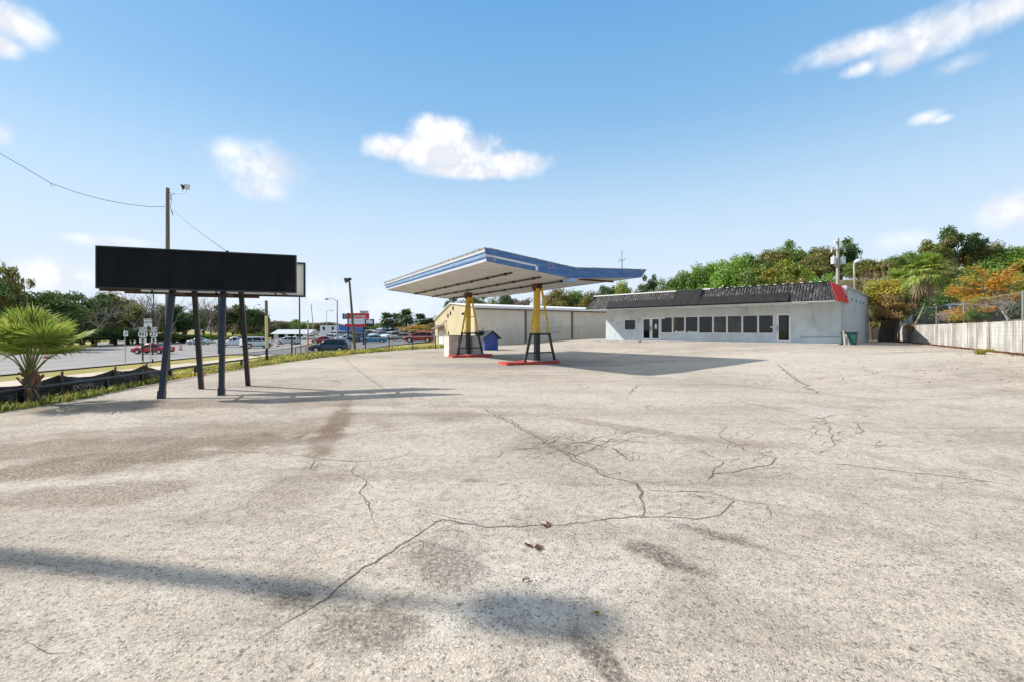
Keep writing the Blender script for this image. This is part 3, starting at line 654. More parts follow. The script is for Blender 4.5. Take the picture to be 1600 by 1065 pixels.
for (y, zz) in ((9.8, 0.13), (12.7, 0.2)):
    xx = lerp_tab([(q[1], q[0]) for q in sf_pts], y)
    text_part('DOWN', 'printed_word', M['galv'], sf, (xx+0.115, y, zz), (0.04,1,0), (0,0,1), 0.17, origin_local=False, extrude=0.001)

def blades(seed, n, region, hmin, hmax, wd, name, m):
    rnd = random.Random(seed); g = MB()
    for i in range(n):
        x, y = region(rnd); z = ground_z(x, y)-0.01; h = rnd.uniform(hmin, hmax); a = rnd.uniform(0, 6.283); le = rnd.uniform(0.15, 0.9)*h
        d = Vector((math.cos(a), math.sin(a), 0)); s_ = Vector((-d.y, d.x, 0))*wd*rnd.uniform(0.6, 1.4); p = Vector((x, y, z))
        q = p+d*le*0.35+Vector((0,0,h*0.65)); tp = p+d*le+Vector((0,0,h))
        g.face([p-s_*0.6, p+s_*0.6, q+s_, q-s_]); g.face([q-s_, q+s_, tp])
    return tag(g.build(name, m), kind='stuff')
def edge_region(rnd):
    while True:
        y = 6.5+rnd.random()**1.3*33; k = mnoise.noise((y*0.7, 3, 3)); x = LE(y)-rnd.uniform(-0.12, 0.95+0.5*k)+0.1*mnoise.noise((y*2, 1, 1))
        if mnoise.noise((x*1.6, y*1.6, 7)) > -0.42: return x, y
blades(1, 9000, edge_region, 0.06, 0.24, 0.022, 'weeds', M['grass_blade'])
blades(2, 2600, lambda r: (lambda y: (LE(y)-r.uniform(0.0, 2.6), y))(r.uniform(26, 50)), 0.10, 0.42, 0.04, 'verge_grass', M['grass_blade'])
blades(6, 5000, lambda r: (lambda y: (LE(y)-r.uniform(2.2, 13), y))(r.uniform(22, 50)), 0.04, 0.13, 0.035, 'lawn_grass', M['grass_blade'])

# ------------------------------------------------------------------ posts and poles by the road
def round_post(name, label, cat, px0, py0, px1, py1, r, m, bands=None, r2=None, n=10):
    b = hit(px0, py0); t = P(px1, py1, b.y); o = thing(name, label, cat, tuple(b)); r2 = r2 or r
    if bands:
        for nm, f0, f1, mm in bands:
            g = MB(); g.tube([b.lerp(t, f0)-Vector((0,0,0.1 if f0 == 0 else 0)), b.lerp(t, f1)], r, n); g.build(nm, mm, o)
    else:
        g = MB(); g.tube([b-Vector((0,0,0.2)), t], [r, r2], n); g.build('pole', m, o)
    return o, b, t
yp, yb, yt = round_post('marker_post', 'tall slim post, yellow with a black foot and bare top', 'post', 417, 566, 416, 470, 0.075, None,
    [('black_foot', 0, 0.235, M['black_paint']), ('yellow_shaft', 0.235, 0.75, M['pale_yellow']), ('bare_top', 0.75, 1, M['wood'])])
round_post('bollard', 'plain black post standing in the verge grass', 'post', 456, 556.5, 456, 526, 0.085, M['black_paint'])
round_post('marker_post', 'faded orange post in front of the dark blue car', 'post', 481.5, 552.5, 481, 501, 0.09, None, [('lower_shaft', 0, 0.6, M['orange_post']), ('upper_shaft', 0.6, 1, M['pale_wood'])])
round_post('leaning_pole', 'white leaning pole near the orange post', 'pole', 492.5, 540, 486, 476, 0.10, M['pale_wood'], None, 0.07)
round_post('utility_pole', 'slim dark pole rising behind the right end of the sign', 'pole', 468.5, 538, 467.5, 420, 0.17, M['wood'], None, 0.12)
round_post('utility_pole', 'dark teal metal pole seen between the sign posts', 'pole', 342, 553, 342, 418, 0.13, mat('teal metal pole', (0.03,0.06,0.06), 0.5, 0.2, 0.2, 4), None, 0.10)
wp_, wb, wt = round_post('utility_pole', 'thick dark wooden pole with a spotlight beside the dark blue car', 'utility pole', 555, 550, 546, 440, 0.115, M['wood'], None, 0.085)
g = MB(); c = P(544, 437.5, wb.y-0.2); g.tube([c+Vector((0.25,0,0.1)), c, c+Vector((-0.2,-0.15,-0.08))], [0.10, 0.16, 0.24], 8); sl = g.build('spotlight', M['dark_steel'], wp_)
g = MB(); g.tube([wt, c+Vector((0.1,0,0))], 0.03, 5); g.build('bracket', M['dark_steel'], sl, wp_.location)
def street_lamp(px, py0, py1, ax, ay, label, r=0.13, m=None, Y=None):
    b = hit(px, py0) if Y is None else P(px, py0, Y); t = P(px, py1, b.y); o = thing('street_lamp', label, 'street lamp', tuple(b)); m = m or M['galv']
    g = MB(); g.tube([b-Vector((0,0,0.3)), t], [r, r*0.65], 8); g.build('pole', m, o)
    e = P(ax, ay, b.y); g = MB(); g.tube([t-Vector((0,0,0.4)), t.lerp(e, 0.5)+Vector((0,0,0.25)), e], 0.05, 6); g.build('arm', m, o)
    d = Vector((1 if ax > px else -1, 0, 0)); g = MB()
    g.tube([e-d*0.1, e+d*0.15, e+d*0.55, e+d*0.75], [0.06, 0.13, 0.15, 0.05], 8); h = g.build('lamp_head', M['dark_steel'], o)
    g = MB(); g.tube([e+d*0.3-Vector((0,0,0.12)), e+d*0.3-Vector((0,0,0.2))], 0.12, 8); g.build('lens', M['lamp_lens'], h, o.location)
    return o
street_lamp(527, 536, 469, 513, 467.5, 'pale street lamp with long arm left of the red sign', 0.17)
street_lamp(510.5, 526, 487, 516.5, 485.5, 'small distant street lamp above the white building', 0.12)
street_lamp(397, 530, 478, 403.5, 476.5, 'distant street lamp between the dark trees and the yellow post', 0.14)
street_lamp(240, 536, 420, 246, 418, 'dark tall street lamp behind the route signs', 0.15, M['dark_steel'])
# chain between sign post and yellow post, light rail beyond
g = MB(); a = P(391, 553, yb.y); b = P(415.5, 549, yb.y); g.tube([a.lerp(b, k/10)-Vector((0,0,0.16*math.sin(math.pi*k/10))) for k in range(11)], 0.018, 5)
tag(g.build('chain', M['dark_steel'], None, b), 'sagging chain hooked to the yellow post', 'chain')

# ------------------------------------------------------------------ road signs and barrels
def sign_plate(parent, name, c, w_, h_, m, y=0.0, rr=0.0):
    g = MB(); o = c
    if rr:
        pts = []
        for cx, cy, a0 in ((1,1,0),(-1,1,90),(-1,-1,180),(1,-1,270)):
            for k in range(4):
                a = R(a0+k*30); pts.append(Vector((o.x+cx*(w_/2-rr)+rr*math.cos(a), o.y, o.z+cy*(h_/2-rr)+rr*math.sin(a))))
        g.prism(pts, (0, 0.02, 0))
    else: g.box(o.x-w_/2, o.x+w_/2, o.y, o.y+0.02, o.z-h_/2, o.z+h_/2)
    return g.build(name, m, parent)
M['sign_white'] = mat('sign white sheeting', (0.78,0.78,0.77), 0.5, 0, 0.06, 3)
rb = hit(231, 566); YS = rb.y; k_ = YS/F
rs = thing('route_sign', 'white route marker assembly with shields 441 and 27 on two posts', 'road sign', tuple(rb))
for px in (223, 238.5):
    t = P(px, 485 if px > 230 else 505, YS+0.06); g = MB(); g.box(t.x-0.05, t.x+0.05, YS+0.03, YS+0.11, ground_z(t.x, YS)-0.2, t.z); g.build('post', M['dark_steel'], rs)
def plate(px0, py0, px1, py1, nm, rr=0.0):
    c = P((px0+px1)/2, (py0+py1)/2, YS); return sign_plate(rs, nm, c, (px1-px0)*k_, (py1-py0)*k_, M['sign_white'], rr=rr), c
pl, c = plate(224.5, 497.7, 237.5, 511.2, 'lane_plate')
text_part('TRUCK', 'lettering', M['letter_black'], pl, c+Vector((0,-0.012,0.32))-rs.location, (1,0,0), (0,0,1), 0.30)
text_part('ROUTE', 'lettering', M['letter_black'], pl, c+Vector((0,-0.012,0.02))-rs.location, (1,0,0), (0,0,1), 0.30)
g = MB(); g.prism([c+Vector(v) for v in ((-0.10,-0.012,-0.42),(0.12,-0.012,-0.24),(0.12,-0.012,-0.48))], (0,-0.006,0)); g.build('arrow', M['letter_black'], pl, rs.location)
for (x0, x1, num, sz) in ((215.5, 230.5, '441', 0.42), (234, 246, '27', 0.46)):
    pl, c = plate(x0+1.2, 511.8, x1-0.6, 517.0, 'banner'); text_part('SOUTH', 'lettering', M['letter_black'], pl, c+Vector((0,-0.012,0))-rs.location, (1,0,0), (0,0,1), 0.27)
    pl, c = plate(x0, 518.0, x1, 527.2, 'shield', 0.24); text_part(num, 'lettering', M['letter_black'], pl, c+Vector((0,-0.012,0))-rs.location, (1,0,0), (0,0,1), sz*1.25, extrude=0.01)
    pl, c = plate(x0+2, 528.4, x1-2, 535.0, 'arrow_plate')
    g = MB(); q = [(-0.18,-0.02),(0,0.2),(0.18,-0.02),(0.06,-0.02),(0.06,-0.2),(-0.06,-0.2),(-0.06,-0.02)]; g.prism([c+Vector((a, -0.012, b)) for a, b in q], (0,-0.006,0)); g.build('arrow', M['letter_black'], pl, rs.location)
sb = hit(196, 567.5); ts = thing('road_sign', 'small white arrow sign on a slim leaning post', 'road sign', tuple(sb))
t = P(194.2, 515, sb.y); g = MB(); g.tube([sb-Vector((0,0,0.2)), t+Vector((0,0.05,0))], 0.035, 6); g.build('post', M['galv'], ts)
c = P(196.3, 521.5, sb.y); pl = sign_plate(ts, 'plate', c, 7*sb.y/F, 8.2*sb.y/F, M['sign_white'])
g = MB(); g.bar(c+Vector((-0.10,-0.015,-0.12)), c+Vector((0.10,-0.015,0.06)), 0.05, 0.008, (0,1,0)); g.prism([c+Vector(v) for v in ((0.02,-0.019,0.10),(0.16,-0.019,0.12),(0.13,-0.019,-0.02))], (0,-0.005,0)); g.build('arrow', M['letter_black'], pl, ts.location)
yb_ = hit(235, 572); ys_ = thing('notice_board', 'blank pale notice board on a thin stake below the route signs', 'sign', tuple(yb_))
c = P(240.5, 557.2, yb_.y); sign_plate(ys_, 'board', c, 10*yb_.y/F, 6.5*yb_.y/F, M['sign_white']); g = MB(); g.tube([yb_-Vector((0,0,0.2)), P(235.3, 535, yb_.y)], 0.025, 6); g.build('stake', M['galv'], ys_)
t = P(237.5, 555.5, yb_.y+0.03); g = MB(); g.tube([P(235.2,557,yb_.y+0.03), P(244,557,yb_.y+0.03)], 0.02, 5); g.build('cross_bar', M['galv'], ys_)
def barrel_proto(name):
    o = thing(name, '-', 'traffic barrel', (0,0,0), 0, 'traffic barrels standing on the road')
    g = MB(); g.tube([(0,0,0.06),(0,0,0.25)], [0.27,0.265], 14); g.tube([(0,0,0.39),(0,0,0.53)], [0.252,0.247], 14); g.tube([(0,0,0.67),(0,0,0.80)], [0.232,0.227], 14); g.tube([(0,0,0.93),(0,0,1.0)], [0.215,0.20], 14); g.local('drum', M['orange'], o)
    g = MB()
    for a, b, r0 in ((0.25,0.39,0.259),(0.53,0.67,0.24),(0.80,0.93,0.222)): g.tube([(0,0,a),(0,0,b)], [r0+0.003, r0-0.006], 14)
    g.local('reflective_band', M['white_paint'], o)
    g = MB(); g.tube([(0,0,0),(0,0,0.06)], [0.36,0.34], 14); g.local('rubber_base', M['tyre'], o)
    g = MB(); g.tube([(-0.08,0,1.0),(-0.06,0,1.09),(0.06,0,1.09),(0.08,0,1.0)], 0.018, 5); g.local('handle', M['orange'], o)
    return o
bpx = barrel_proto('traffic_barrel')
for i, (px, py, lb) in enumerate([(73,560,'orange and white traffic barrel seen under the palm fronds'),(215,551.5,'orange and white traffic barrel left of the route signs'),(282,547,'orange and white traffic barrel right of the wooden pole'),
        (434,541.5,'orange and white traffic barrel right of the yellow post'),(464,537.5,'orange and white traffic barrel behind the black bollard')]):
    o = bpx if i == 0 else copy_tree(bpx); p = hit(px, py); o.location = p+Vector((0,0,0.04)); o['label'] = lb; o.rotation_euler.z = i*0.7
    if py < 548: o.scale = (0.92,)*3
g = MB(); a = hit(440, 549); g.bar(a-Vector((0,0,0.2)), P(443.5, 530, a.y), 0.12, 0.05); tag(g.build('marker_board', M['white_paint'], None, a), 'white leaning marker board in the verge beside the barrel', 'marker board')

# ------------------------------------------------------------------ butterfly canopy over the old pump islands
CA = Vector((-0.502, 0.865, 0)); CB = Vector((0.865, 0.502, 0)); CC = Vector((2.80, 21.40, 0)); CLN = 15.8; CW = 4.46
def cp(a, b, z): return CC+CA*a+CB*b+Vector((0, 0, z))      # a: along the valley, b: across it
def zs(b): return 4.19+(0.47*(-b)/CW if b < 0 else 0.31*b/CW)          # soffit height
def zt(b): return 4.68+(0.50*(-b)/CW if b < 0 else 0.21*b/CW)          # fascia top
def peeling(name, c1, c2, c3=None):
    m, t, bs = mat_new(name); pos = t.new('ShaderNodeTexCoord').outputs['Object']
    st = t.mapping(pos, (0.7, 0.7, 9)); n1 = t.noise(st, 2.2, 6, 0.65); n2 = t.noise(t.v('ADD', pos, (5,5,5)), 2.6, 6, 0.7)
    c = t.mix(t.mr(n1, 0.45, 0.7), c1, c2); c = t.mix(t.m('MULTIPLY', t.mr(n2, 0.58, 0.66), 0.8), c, c3 or (0.42,0.42,0.44))
    t.put(bs.inputs['Base Color'], c); bs.inputs['Roughness'].default_value = 0.55; return m
M['fascia_blue'] = peeling('peeling blue paint', (0.045,0.15,0.40), (0.14,0.26,0.47), (0.40,0.32,0.33))
M['fascia_light'] = peeling('chalky light blue paint', (0.26,0.42,0.63), (0.42,0.54,0.68), (0.60,0.60,0.62))
M['fascia_white'] = peeling('chalky white paint', (0.72,0.74,0.77), (0.62,0.66,0.72), (0.40,0.42,0.45))
M['fascia_edge'] = mat('weathered roof edge', (0.20,0.21,0.22), 0.9, 0, 0, 5, 0.4, 40, c2=(0.42,0.42,0.42))
M['red_paint'] = peeling('chipped red kerb paint', (0.56,0.05,0.03), (0.40,0.055,0.04), (0.40,0.33,0.30)); M['yellow_paint'] = peeling('worn yellow paint', (0.74,0.48,0.04), (0.56,0.34,0.045), (0.30,0.16,0.06))
can = thing('fuel_canopy', 'blue and white butterfly roof canopy on two yellow columns', 'canopy', (1.34, 23.9, 0))
def ribbed_soffit(b0, b1, name):
    g = MB(); step = 0.42; a = 0.10
    while a < CLN-0.1:
        a1 = min(a+step, CLN-0.1)
        for (x0, x1, dz) in ((a, a1-0.035, 0), (a1-0.035, a1, 0.03)):
            g.hexa([cp(x0,b0,zs(b0)+dz), cp(x1,b0,zs(b0)+dz), cp(x1,b1,zs(b1)+dz), cp(x0,b1,zs(b1)+dz), cp(x0,b0,zs(b0)+0.10), cp(x1,b0,zs(b0)+0.10), cp(x1,b1,zs(b1)+0.10), cp(x0,b1,zs(b1)+0.10)])
        a = a1
    return g.build(name, M['soffit'], can)
ribbed_soffit(-CW+0.05, -0.05, 'soffit'); ribbed_soffit(0.05, CW-0.05, 'soffit')
g = MB()
for b0, b1 in ((-CW+0.02, 0), (0, CW-0.02)):
    g.hexa([cp(0.02,b0,zs(b0)+0.14), cp(CLN-0.02,b0,zs(b0)+0.14), cp(CLN-0.02,b1,zs(b1)+0.14), cp(0.02,b1,zs(b1)+0.14), cp(0.02,b0,zt(b0)-0.12), cp(CLN-0.02,b0,zt(b0)-0.12), cp(CLN-0.02,b1,zt(b1)-0.12), cp(0.02,b1,zt(b1)-0.12)])
g.build('roof_deck', M['fascia_edge'], can)
# fascia: stacked bands, each standing a little proud of the next and leaning outwards
def fascia_run(path, out, bands, name, seed=0):   # mitred where two runs meet at a corner
    """path(t)->(a,b); out = outward vector; bands = [(f0,f1,proud,material,t0,t1)]"""
    for (f0, f1, pr, mm, t0, t1) in bands:
        g = MB(); n = 14; prev = None
        for k in range(n+1):
            t = t0+(t1-t0)*k/n; a, b = path(t); lo, hi = zs(b)-0.02, zt(b); h = hi-lo
            wob = 0.006*mnoise.noise((a*1.3, b*1.3, seed+f0*9))
            a2, b2 = path(t+0.001); rd = (cp(a2,b2,0)-cp(a,b,0)).normalized(); cs = -1 if t < 0.001 else (1 if t > 0.999 else 0)
            def pt(f, p): return cp(a, b, lo+h*f+(0 if cs else wob))+out*(0.20*f+p)+rd*(cs*(0.20*f+p))
            cur = [pt(f0, 0), pt(f0, 0.03+pr), pt(f1, 0.03+pr), pt(f1, 0)]
            if prev:
                for i in range(4): g.face([prev[i], cur[i], cur[(i+1) % 4], prev[(i+1) % 4]])
            else: g.face(cur)
            prev = cur
        g.face(prev); g.build(name, mm, can)
W_, B_, LB, E_ = M['fascia_white'], M['fascia_blue'], M['fascia_light'], M['fascia_edge']
fascia_run(lambda t: (CLN*t, -CW), -CB, [(0,0.17,0.015,W_,0,1),(0.17,0.34,0.0,B_,0,1),(0.34,0.56,0.010,LB,0,1),(0.56,0.68,0.0,B_,0,1),(0.68,0.84,0.014,W_,0,1),(0.84,1.0,0.004,E_,0,1)], 'fascia', 1)
kk = 0.27
fascia_run(lambda t: (0, -CW+2*CW*t), -CA, [(0,0.36,0.0,B_,0,0.5),(0.36,0.50,0.012,W_,0,kk),(0.36,0.50,0.0,B_,kk,0.5),(0.50,0.74,0.006,B_,0,0.5),(0.74,0.94,0.0,B_,0,0.5),(0.94,1.0,0.01,E_,0,0.5)], 'fascia', 2)
fascia_run(lambda t: (0, -CW+2*CW*t), -CA, [(0,0.36,0.0,B_,0.5,1),(0.36,0.66,0.006,B_,0.5,1),(0.66,0.94,0.0,B_,0.5,1),(0.94,1.0,0.01,E_,0.5,1)], 'fascia', 3)
fascia_run(lambda t: (CLN*t, CW), CB, [(0,0.5,0.0,B_,0,1),(0.5,1.0,0.006,W_,0,1)], 'fascia', 4)
fascia_run(lambda t: (CLN, -CW+2*CW*t), CA, [(0,0.5,0.0,B_,0,0.5),(0.5,1.0,0.006,W_,0,0.5),(0,1.0,0.0,B_,0.5,1)], 'fascia', 5)
q = cp(-0.06, -CW+2*CW*kk, 0); g = MB(); g.obox(q, CB, CA, (0,0,1), -0.02, 0.10, -0.05, 0.03, zs(-CW+2*CW*kk)+0.0, zs(-CW+2*CW*kk)+0.26); g.build('trim_return', W_, can)
# ragged membrane curling over the roof edge
g = MB(); prev = None
path_ = [cp(CLN*(1-k/150), -CW-0.20, zt(-CW)-0.01) for k in range(151)]+[cp(-0.20, -CW+2*CW*k/70, zt(-CW+2*CW*k/70)-0.01) for k in range(71)]
for k, p in enumerate(path_):
    h = 0.012+0.075*abs(mnoise.noise((k*0.31, 1, 1)))+0.03*abs(mnoise.noise((k*1.7, 4, 1))); h *= 1.0 if k < 150 else 0.45
    inw = CB*0.09 if k < 150 else CA*0.09
    cur = [p-inw*0.25, p-inw*0.3+Vector((0,0,h)), p+inw+Vector((0,0,h*0.8)), p+inw]
    if prev:
        for i in range(4): g.face([prev[i], cur[i], cur[(i+1) % 4], prev[(i+1) % 4]])
    prev = cur
tag(g.build('roof_membrane', M['fascia_edge'], can))
# conduits and gutter hung under the soffit
for b, a0, a1 in ((-2.55, 1.2, CLN-0.3), (-1.15, 0.9, CLN-0.2), (0.12, 0.4, CLN-0.6)):
    g = MB(); g.tube([cp(a0, b, zs(b)-0.06), cp(a1, b, zs(b)-0.06)], 0.045, 6)
    a = a0+0.6
    while a < a1: g.obox(cp(a, b, zs(b)-0.12), CA, CB, (0,0,1), -0.05, 0.05, -0.06, 0.06, 0, 0.13); a += 1.9
    g.build('conduit', M['dark_steel'], can)
g = MB(); g.obox(cp(0, 0, 4.02), CB, CA, (0,0,1), -0.16, 0.16, -0.10, 0.45, 0, 0.16); g.build('valley_gutter', M['fascia_light'], can)
g = MB(); g.obox(cp(0.5, 0.9, 0), CB, CA, (0,0,1), 0, 2.2, 0, 0.08, zs(1.8)-0.12, zs(1.8)-0.03); g.build('rust_trim', M['rust'], can)
# mast aerial clamped to the roof
ap = cp(0.4, CW*0.80, zt(CW*0.8)-0.12); ant = thing('roof_aerial', 'thin mast aerial standing on the right end of the canopy roof', 'aerial', tuple(ap))
g = MB(); g.tube([ap, ap+Vector((0,0,1.15))], [0.035,0.018], 5); g.build('mast', M['galv'], ant)
g = MB(); g.tube([ap+Vector((-0.17,0,0.56)), ap+Vector((-0.14,0,0.66)), ap+Vector((0,0,0.63)), ap+Vector((0.12,0.02,0.64)), ap+Vector((0.13,0.02,0.72))], [0.03,0.025,0.02,0.025,0.03], 5); g.build('aerial_element', M['galv'], ant)
for sx in (-0.2, 0.2): g = MB(); g.tube([ap+Vector((sx,0,0.03)), ap+Vector((0,0,0.25))], 0.018, 5); g.build('brace', M['galv'], ant)
def column(px, py, dy):
    b0 = flat(px, py); b0 = Vector((b0.x, b0.y, lot_z(b0.x, b0.y)+0.12))
    c_ = thing('x', '', '')  if False else None
    zt_ = 4.22
    def q(s, n, z): return Vector((b0.x, b0.y, 0))+CB*s+CA*n+Vector((0,0,z))
    g = MB(); zb = 1.52
    g.obox(q(0,0,0), CB, CA, (0,0,1), -0.12, 0.12, -0.125, 0.125, b0.z-0.02, zb); bl = g.build('column_base', M['black_paint'], can)
    g = MB(); g.obox(q(0,0,0), CB, CA, (0,0,1), -0.125, 0.125, -0.13, 0.13, zb, 3.95); col_ = g.build('column', M['yellow_paint'], can)
    g = MB(); g.obox(q(0,0,0), CB, CA, (0,0,1), -0.20, 0.20, -0.22, 0.22, 3.95, zt_); g.tube([q(-0.22,0,3.9), q(0.22,0,3.9)], 0.08, 8); g.build('column_head', M['rust'], col_, can.location)
    for s in (-1, 1):
        n = -0.30
        g = MB(); g.bar(q(s*0.98, n, b0.z-0.12), q(s*0.58, n, zb), 0.11, 0.09, CA); g.build('leg', M['black_paint'], can)
        g = MB(); g.bar(q(s*0.58, n, zb+0.08), q(s*0.13, n*0.85, 3.92), 0.10, 0.07, CA); g.build('strut', M['yellow_paint'], can)
    g = MB(); g.bar(q(-0.64, -0.30, zb+0.03), q(0.64, -0.30, zb+0.03), 0.12, 0.10); g.build('table_bar', M['black_paint'], can)
    g = MB(); g.bar(q(-0.84, -0.30, 0.60), q(0.84, -0.30, 0.60), 0.09, 0.07); g.build('cross_bar', M['black_paint'], can)
    g = MB(); g.bar(q(-0.40, -0.285, 2.62), q(0.40, -0.285, 2.62), 0.07, 0.06); g.build('tie_bar', M['yellow_paint'], can)
    return b0
b1 = column(839, 567.5, 0); b2 = column(731.5, 557.0, 0)
def island(b0, s0, s1, label, broken):
    t = thing('pump_island', label, 'kerb island', (b0.x, b0.y, lot_z(b0.x, b0.y)))
    z0 = lot_z(b0.x, b0.y)-0.05
    def q(s, n, z): return Vector((b0.x, b0.y, z0))+CB*s+CA*n+Vector((0,0,z))
    g = MB(); poly = [(s0+broken, -0.55), (s1-0.35, -0.55), (s1, -0.2), (s1, 0.45), (s1-0.3, 0.75), (s0+broken, 0.75)]
    g.prism([q(s, n, 0) for s, n in poly], (0,0,0.21)); g.build('kerb', M['red_paint'], t)
    g = MB(); poly2 = [(s0+broken+0.12, -0.43), (s1-0.4, -0.43), (s1-0.12, -0.15), (s1-0.12, 0.4), (s1-0.36, 0.63), (s0+broken+0.12, 0.63)]
    g.prism([q(s, n, 0.19) for s, n in poly2], (0,0,0.035)); g.build('top', M['concrete'], t)
    g = MB(); g.prism([q(s, n, -0.02) for s, n in [(s0, -0.35), (s0+broken-0.03, -0.42), (s0+broken-0.05, 0.6), (s0+0.1, 0.7)]], (0,0,0.20)); g.build('kerb_fragment', M['red_paint'], t)
island(b1, -2.05, 1.35, 'nearer red kerbed pump island under the right canopy column', 1.45)
island(b2, -1.25, 1.75, 'farther red kerbed pump island under the left canopy column', 1.0)
# low block enclosure behind the farther column
eo = b2+CA*0.95-CB*0.98; enc = thing('block_enclosure', 'low white block enclosure behind the left canopy column', 'enclosure', (eo.x, eo.y, 0))
M['block_white'] = mat('dirty white block', (0.70,0.67,0.63), 0.8, 0, 0, 2.5, 0.2, 30, c2=(0.50,0.46,0.42)); eb = Vector((eo.x, eo.y, 0))
for a_, b_, c_, d_, h_ in ((0, 0.68, 0, 0.9, 1.36), (0.86, 1.62, 0.1, 0.8, 1.36), (1.80, 2.62, 0.1, 0.8, 1.32)):
    g = MB(); g.obox(eb, CB, CA, (0,0,1), a_, b_, c_, d_, -0.05, h_); bk = g.build('side_block', M['block_white'], enc)
    g = MB(); g.obox(eb, CB, CA, (0,0,1), a_-0.03, b_+0.03, c_-0.03, d_+0.03, h_, h_+0.05); g.build('capping', M['concrete'], bk, enc.location)
g = MB(); g.obox(eb, CB, CA, (0,0,1), 0.68, 0.86, 0.4, 0.6, -0.05, 1.25); g.build('dark_door', M['dark_steel'], enc)
# blue shed
sh = P(761, 544.5, 41.0); sz = ground_z(sh.x, sh.y); shed = thing('shed', 'small blue wooden shed with a dark gabled roof', 'shed', (sh.x, sh.y, sz))
def q(s, n, z): return Vector((sh.x, sh.y, sz))+CB*s+CA*n+Vector((0,0,z))
g = MB(); g.prism([q(s, -0.75, z) for s, z in ((-0.62,-0.1),(0.72,-0.1),(0.72,1.12),(0.12,1.62),(-0.62,1.12))], CA*2.1); g.build('body', M['blue_shed'], shed)
g = MB()
for k in range(6): g.obox(q(-0.62,-0.76,0), CB, CA, (0,0,1), k*0.222+0.21, k*0.222+0.222, 0, 0.02, 0.0, 1.1)
g.build('board_joint', M['black_roof'], shed)
g = MB()
for sA, zA, sB, zB in ((-0.85,0.98,0.12,1.70),(0.98,0.95,0.12,1.70)): g.hexa([q(sA,-0.95,zA), q(sA,1.5,zA), q(sB,1.5,zB-0.06), q(sB,-0.95,zB-0.06), q(sA,-0.95,zA+0.07), q(sA,1.5,zA+0.07), q(sB,1.5,zB+0.02), q(sB,-0.95,zB+0.02)])
g.build('roof', M['black_roof'], shed)
g = MB(); g.tube([q(-0.55,0.5,1.0), q(-0.55,0.5,1.62)], 0.36, 12); g.tube([q(-0.55,0.5,1.62), q(-0.55,0.5,1.72)], [0.40,0.2], 12); g.build('tank', M['black_paint'], shed)
g = MB(); g.tube([q(-0.2,0.4,1.4), q(-0.2,0.4,2.0)], 0.035, 6); g.build('vent_pipe', M['dark_steel'], shed)

# ------------------------------------------------------------------ the empty store
P0 = Vector((24.40, 33.70, 0)); U = Vector((-0.700, 0.714, 0)); N = Vector((-0.714, -0.700, 0)); BL = 20.6; ZB = 0.77
def S(s, n, z): return P0+U*s+N*n+Vector((0,0,z))
def fs(px, n=0.0):
    r = (px-800)/F; o = P0+N*n; return (o.x-o.y*r)/(-U.x+U.y*r)
def fz(px, py, n=0.0): y = (P0+N*n+U*fs(px, n)).y; return CH-(py-HZ)/F*y
def make_stucco(name, a, b, blocks=False):
    m, t, bs = mat_new(name); pos = t.new('ShaderNodeTexCoord').outputs['Object']
    c = t.mix(t.mr(t.noise(pos, 0.7, 5, 0.6), 0.35, 0.7), a, b)
    c = t.mix(t.m('MULTIPLY', t.mr(t.noise(t.mapping(pos, (3,3,0.35)), 1.2, 5, 0.65), 0.52, 0.72), 0.45), c, tuple(x*0.55 for x in b))
    c = t.mix(t.m('MULTIPLY', t.mr(t.noise(pos, 11, 5, 0.7), 0.5, 0.75), 0.22), c, tuple(x*0.6 for x in b))
    t.put(bs.inputs['Base Color'], c); bs.inputs['Roughness'].default_value = 0.8
    h = t.noise(pos, 26, 4, 0.7)
    if blocks:
        br = t.new('ShaderNodeTexBrick'); br.inputs['Scale'].default_value = 1.0; br.inputs['Brick Width'].default_value = 0.4; br.inputs['Row Height'].default_value = 0.2; br.inputs['Mortar Size'].default_value = 0.012
        sp_ = t.new('ShaderNodeSeparateXYZ'); t.put(sp_.inputs[0], pos); cb = t.new('ShaderNodeCombineXYZ')
        t.put(cb.inputs[0], t.m('ADD', sp_.outputs[0], sp_.outputs[1])); t.put(cb.inputs[1], sp_.outputs[2]); t.put(br.inputs['Vector'], cb.outputs[0])
        h = t.m('ADD', t.m('MULTIPLY', h, 0.15), t.m('SUBTRACT', 1.0, br.outputs['Fac']))
    bp = t.new('ShaderNodeBump'); bp.inputs['Strength'].default_value = 0.5; bp.inputs['Distance'].default_value = 0.015
    t.put(bp.inputs['Height'], h); t.l.new(bp.outputs[0], bs.inputs['Normal']); return m
M['stucco'] = make_stucco('pale grey stucco', (0.60,0.645,0.66), (0.49,0.525,0.535)); M['block'] = make_stucco('painted block', (0.66,0.68,0.69), (0.56,0.58,0.60), True)
store = thing('store_building', 'long low white store with boarded black mansard roof and red end', 'building', tuple(S(BL/2, 0, ZB)))
holes = []      # (s0, s1, z0, z1, kind)
for x0, x1, yt_, yb__ in ((1032.5,1050,495.6,520.5),(1052.2,1069.2,495.2,520.4),(1071.4,1089.3,494.9,520.4),(1093.2,1113,494.4,520.3),(1115.2,1134.8,493.8,520.2),(1137,1157.6,493.2,520.0),(1162,1183.4,492.7,520.0),(1185.8,1209,492.0,519.8)):
    sm = (x0+x1)/2; holes.append((fs(x1), fs(x0), fz(sm, yb__), fz(sm, yt_), 'window'))
holes.append((fs(992.4), fs(976.3), fz(984, 514.9), fz(984, 500.4), 'hatch'))
holes.append((fs(1031.3), fs(1003.5), ZB+0.06, fz(1017, 496.9), 'double')); holes.append((fs(1235.7), fs(1213.8), ZB+0.06, fz(1224, 490.2), 'door'))
